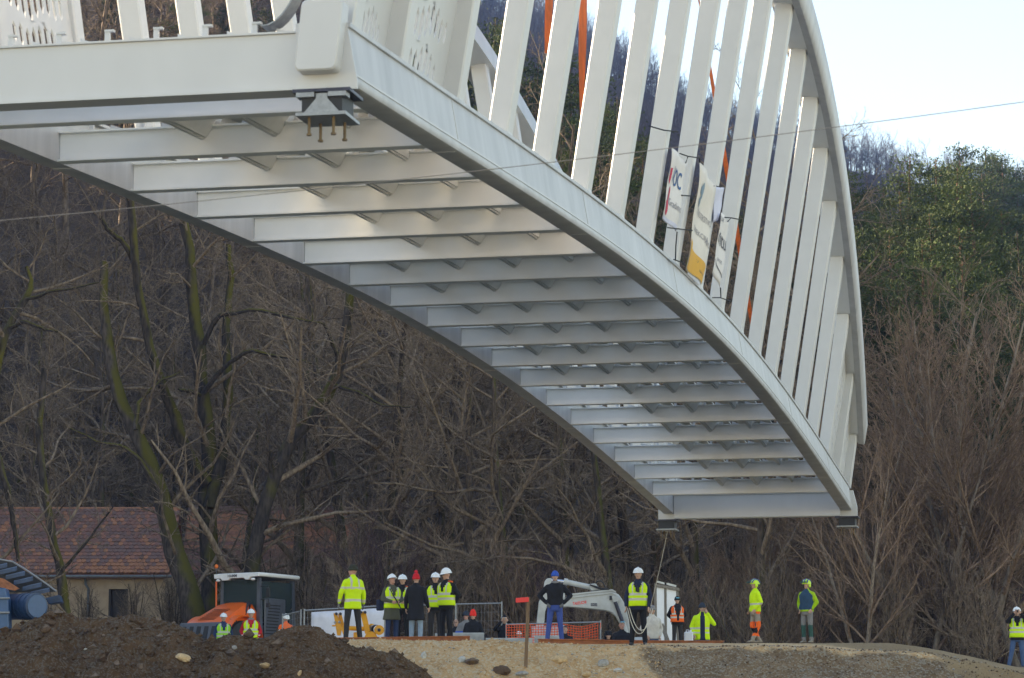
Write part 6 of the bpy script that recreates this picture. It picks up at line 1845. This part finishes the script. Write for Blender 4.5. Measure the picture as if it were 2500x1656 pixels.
hero('mossy trunk slanting up to the right under the bridge girder', 103.5, [
    ([(590, 1560), (605, 1420), (632, 1280), (662, 1177), (714, 1073), (768, 1011), (812, 949), (836, 878), (845, 800), (852, 735), (860, 640)], .30, .13, .5),
    ([(832, 890), (815, 850), (800, 810), (790, 790)], .08, .04, -1),
    ([(665, 1175), (660, 1130), (662, 1105)], .09, .06, -.6),
    ([(812, 940), (880, 960), (930, 990), (1000, 995)], .07, .02, -1.5)], 3)
hero('slim dark trunk in front of the tiled roof at the far left', 96.0, [
    ([(170, 1560), (158, 1470), (142, 1376), (126, 1311), (112, 1215), (100, 1120), (96, 1010), (110, 900)], .19, .09, .5),
    ([(146, 1400), (180, 1360), (215, 1320), (255, 1265), (275, 1240)], .06, .02, -1)], 4)
hero('crooked dark tree whose limbs reach in from the left edge', 93.0, [
    ([(-40, 1560), (-20, 1330), (-10, 1100), (-18, 950), (0, 858), (21, 801), (62, 721), (75, 694), (70, 650)], .24, .06, .5),
    ([(25, 800), (60, 785), (110, 805), (140, 810)], .07, .03, -1),
    ([(64, 730), (95, 725), (120, 712), (180, 705), (240, 690)], .06, .02, -1),
    ([(-10, 1100), (20, 1200), (36, 1290), (45, 1370)], .12, .05, .5)], 5)

# ---- conifers
def make_conifer(seed, H, spread, dens, trunk_m, needle_m, pine):
    r = random.Random(seed); R = np.random.default_rng(seed); tr = Lines()
    k = 9
    P = grow_line(r, np.array([0, 0, -.3]), np.array([0, 0, 1.0]), H, k, .012, .02)
    tr.add(P, [max(.02, .011 * H * (1 - i / (k - 1)) ** .8 + .02) for i in range(k)], 8)
    C = []; N = []
    nb = int(H * (3.0 if pine else 5))
    for b in range(nb):
        f = (.34 if pine else .06) + (.66 if pine else .93) * (b + r.random()) / nb
        z = H * f - .3
        if pine: L = spread * (1.0 - ((f - .55) / .55) ** 2 * .75) * r.uniform(.5, 1.25) * min(1.0, (1.07 - f) * 3.2)
        else: L = spread * (1 - f) ** .8 * r.uniform(.7, 1.2) + .3
        az = r.uniform(0, 2 * pi); el = (.25 if pine else -.12) + r.uniform(-.2, .25)
        d = np.array([cos(az) * cos(el), sin(az) * cos(el), sin(el)])
        x = f * (k - 1); i = min(int(x), k - 2); p0 = P[i] + (P[i + 1] - P[i]) * (x - i)
        Q = grow_line(r, p0, d, L, 5, .10, .05 if pine else .0)
        tr.add(Q, [.05 * (1 - .8 * j / 4) * (L / spread) + .008 for j in range(5)], 4)
        m = int(dens * L * (52 if pine else 44))
        for _ in range(m):
            u = r.uniform(.25 if pine else .12, 1.0) ** .8
            j = min(int(u * 4), 3); q = Q[j] + (Q[j + 1] - Q[j]) * (u * 4 - j)
            C.append(q + rv(r) * (np.array([.46, .46, .10]) if pine else np.array([.26, .26, .12])) * (1.0 if u > .4 else .6)); N.append(d)
    C = np.array(C); n_ = len(C); s = (.092 if pine else .088)
    # each needle tuft: three crossed slim blades
    V = []; F = []
    for q in range(3):
        ax = np.array(N) * .5 + R.normal(0, .7, (n_, 3)); ax[:, 2] += .35; ax /= np.linalg.norm(ax, axis=1, keepdims=True)
        up = np.cross(ax, R.normal(0, 1, (n_, 3))); up /= np.linalg.norm(up, axis=1, keepdims=True) + 1e-9
        L = s * R.uniform(.7, 1.6, (n_, 1)); w = L * .22
        V.append(np.stack([C - ax * L * .6 , C + up * w, C + ax * L, C - up * w], 1))
    V = np.concatenate(V).reshape(-1, 3)
    F = np.arange(len(V)).reshape(-1, 4)
    return tr.mesh('trunk', M[trunk_m]), np_mesh('crown', V, F, M[needle_m], False)
protoP = [make_conifer(500 + i, 18 + 2 * i, 3.6, 2.0, 'pine_bark', 'needles', True) for i in range(3)]
protoE = [make_conifer(600 + i, 20, 3.0, 1.5, 'bark', 'needles_dark', False) for i in range(2)]
def conifer(px, py_top, Y, kind, label, group, hmin=14):
    top = at_y(px, py_top, Y); g0 = gz(top.x, Y)
    meshes = (protoP if kind == 'P' else protoE)[rt.randrange(3 if kind == 'P' else 2)]
    H0 = max(v.co.z for v in meshes[0].vertices)
    H_ = max(top.z - g0, hmin)
    o = place_tree('pine_tree' if kind == 'P' else 'spruce_tree', meshes, top.x, Y, top.z - H_, H_ / H0, rt.uniform(0, 6.28), label, group)
    return o
pg = 'pines right of the bridge'
for n, (px, py, Y) in enumerate(sorted(((2080, 420, 176), (2140, 455, 182), (2186, 382, 172), (2225, 470, 165), (2268, 396, 178), (2312, 405, 170), (2345, 430, 182), (2400, 450, 168), (2300, 520, 160), (2190, 560, 158), (2430, 520, 172), (2250, 590, 152), (2360, 560, 158), (2100, 560, 160), (2130, 640, 150), (2470, 600, 160), (2330, 640, 148), (2420, 660, 150)))):
    conifer(px, py, Y, 'P', 'sunlit pine right of the bridge, %s from the left in its stand' % ORD[n], pg)
for n, (px, py, Y) in enumerate(sorted(((2090, 650, 140), (2150, 700, 136), (2210, 690, 138), (2280, 720, 134), (2345, 730, 140), (2410, 730, 138), (2500, 560, 145), (2520, 640, 140), (2050, 640, 146), (2470, 740, 134)))):
    conifer(px, py, Y, 'E', 'dark shaded spruce below the pines, %s from the left of the spruces' % ORD[n], 'spruces right of the bridge')
for n, (px, py, Y) in enumerate(sorted(((2355, 362, 262), (2388, 366, 268), (2330, 400, 258), (2440, 383, 264), (2460, 395, 258), (2415, 420, 255), (2500, 410, 262), (2530, 400, 266)))):
    conifer(px, py, Y, 'P', 'distant pine on the knoll at the upper right, %s from the left' % ORD[n], 'pines on the far knoll', 12)
for n, (px, py, Y) in enumerate(sorted(((1182, 40, 186), (1212, 62, 184), (1240, 120, 178), (1292, 138, 182), (1322, 160, 184), (1352, 190, 176), (1410, 130, 190), (1390, 200, 172), (1440, 230, 168), (1500, 232, 176), (1475, 300, 160), (1560, 345, 172), (1530, 390, 162), (1600, 430, 168), (1650, 470, 172), (1700, 470, 176), (1740, 500, 170), (1790, 500, 176), (1840, 520, 172), (1900, 540, 170), (1260, 260, 160), (1330, 320, 158), (1400, 380, 154), (1460, 430, 152), (1960, 560, 168), (2010, 560, 165)))):
    conifer(px, py, Y, rt.choice('PEE'), 'dark conifer behind the hangers of the bridge, %s from the left' % ORD[n], 'conifers behind the hangers')
for n, (px, py, Y) in enumerate(sorted(((90, -60, 205), (180, -20, 210), (270, -60, 200), (360, -30, 205), (450, -40, 195), (540, -30, 205), (600, -10, 200), (660, 10, 196), (700, 20, 190), (760, -10, 200), (860, -20, 200), (960, 0, 196), (1060, -10, 195), (1130, 20, 190)))):
    conifer(px, py, Y, rt.choice('PEE'), 'dark conifer high on the slope at the upper left, %s from the left' % ORD[n], 'conifers at the upper left')

# ---- far ridge: a wood that reads as one mass
def dark_copy(meshes, mm='twig_far'):  # recolours trunk and crown darker, shade put into the colour
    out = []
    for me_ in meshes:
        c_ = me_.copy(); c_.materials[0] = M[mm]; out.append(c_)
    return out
def far_wood(name, pts_xy, protos, label, sc=(.5, .85)):
    co = np.array([[x, y, gz(x, y) - .2] for x, y in pts_xy])
    me = bpy.data.meshes.new(name); me.from_pydata([tuple(c) for c in co], [], [])
    o = link(name, me); tag(o, label, 'wood', kind='stuff')
    ng = bpy.data.node_groups.new(name, 'GeometryNodeTree')
    ng.interface.new_socket('Geometry', in_out='INPUT', socket_type='NodeSocketGeometry'); ng.interface.new_socket('Geometry', in_out='OUTPUT', socket_type='NodeSocketGeometry')
    gi = ng.nodes.new('NodeGroupInput'); go = ng.nodes.new('NodeGroupOutput')
    ip = ng.nodes.new('GeometryNodeInstanceOnPoints')
    rnd = ng.nodes.new('FunctionNodeRandomValue'); rnd.data_type = 'FLOAT_VECTOR'
    rnd.inputs[0].default_value = (0, 0, 0); rnd.inputs[1].default_value = (0, 0, 6.28)
    rs = ng.nodes.new('FunctionNodeRandomValue'); rs.data_type = 'FLOAT'; rs.inputs[2].default_value = sc[0]; rs.inputs[3].default_value = sc[1]
    ge = ng.nodes.new('GeometryNodeJoinGeometry')
    for me_ in protos:
        ob = bpy.data.objects.new('wood_source', me_)
        oi = ng.nodes.new('GeometryNodeObjectInfo'); oi.inputs[0].default_value = ob; oi.inputs[1].default_value = True
        ng.links.new(oi.outputs['Geometry'], ge.inputs[0])
    ng.links.new(gi.outputs[0], ip.inputs['Points']); ng.links.new(ge.outputs[0], ip.inputs['Instance'])
    ng.links.new(rnd.outputs[0], ip.inputs['Rotation']); ng.links.new(rs.outputs[1], ip.inputs['Scale'])
    ng.links.new(ip.outputs[0], go.inputs[0])
    md = o.modifiers.new('wood', 'NODES'); md.node_group = ng
    return o
R_ = np.random.default_rng(77)
pts = []
for (Y, a, b, step) in ((145, -300, 1500, 95), (158, -300, 1400, 95), (172, -300, 1300, 100), (190, -300, 1250, 110), (208, -300, 1150, 120), (228, -300, 1050, 130)):
    x = a
    while x < b: yy = Y + R_.uniform(-6, 6); pts.append((px_x(x, yy), yy)); x += step * R_.uniform(.6, 1.4)
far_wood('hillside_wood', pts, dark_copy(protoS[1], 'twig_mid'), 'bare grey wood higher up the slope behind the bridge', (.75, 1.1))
pts = []
for _ in range(5200):
    y = 975 - 740 * R_.random() ** 1.25; x = R_.uniform(-.30, .22) * y
    if y < 300 and x > .08 * y: continue
    pts.append((x, y))
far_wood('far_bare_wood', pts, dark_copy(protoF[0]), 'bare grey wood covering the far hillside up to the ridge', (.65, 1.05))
pts = [(R_.uniform(-.02, .16) * 945, R_.uniform(930, 955)) for _ in range(42)]
far_wood('far_pine_wood', pts, list(protoP[0]), 'scattered dark pines along the far ridge', (.35, .6))
# the side of the valley left of the picture, which keeps the river bank in shade
pts = []
for _ in range(420):
    x = R_.uniform(-215, -44); y = R_.uniform(72, 330)
    if x < -.19 * y: pts.append((x, y))
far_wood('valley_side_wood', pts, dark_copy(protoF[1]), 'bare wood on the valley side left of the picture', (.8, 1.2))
# ================================================================== HAZE
def haze():
    bpy.context.view_layer.update()
    x0, x1, y0, y1, z0, z1 = -243, 223, -263, 1303, -4, 335
    m = bpy.data.materials.new('valley_haze'); m.use_nodes = True; nt = m.node_tree
    for n_ in list(nt.nodes):
        if n_.type == 'BSDF_PRINCIPLED': nt.nodes.remove(n_)
    v = nt.nodes.new('ShaderNodeVolumePrincipled'); v.inputs['Color'].default_value = (0.22, 0.42, 1.0, 1)
    v.inputs['Density'].default_value = 0.00014
    v.inputs['Anisotropy'].default_value = 0.2
    nt.links.new(v.outputs[0], nt.nodes['Material Output'].inputs['Volume'])
    mb = MB().box(((x0 + x1) / 2, (y0 + y1) / 2, (z0 + z1) / 2), (x1 - x0, y1 - y0, z1 - z0))
    o = mb.build('haze', m, None, (0, 0, 0)); tag(o, 'thin blue haze in the valley air', 'haze', kind='stuff')
haze()
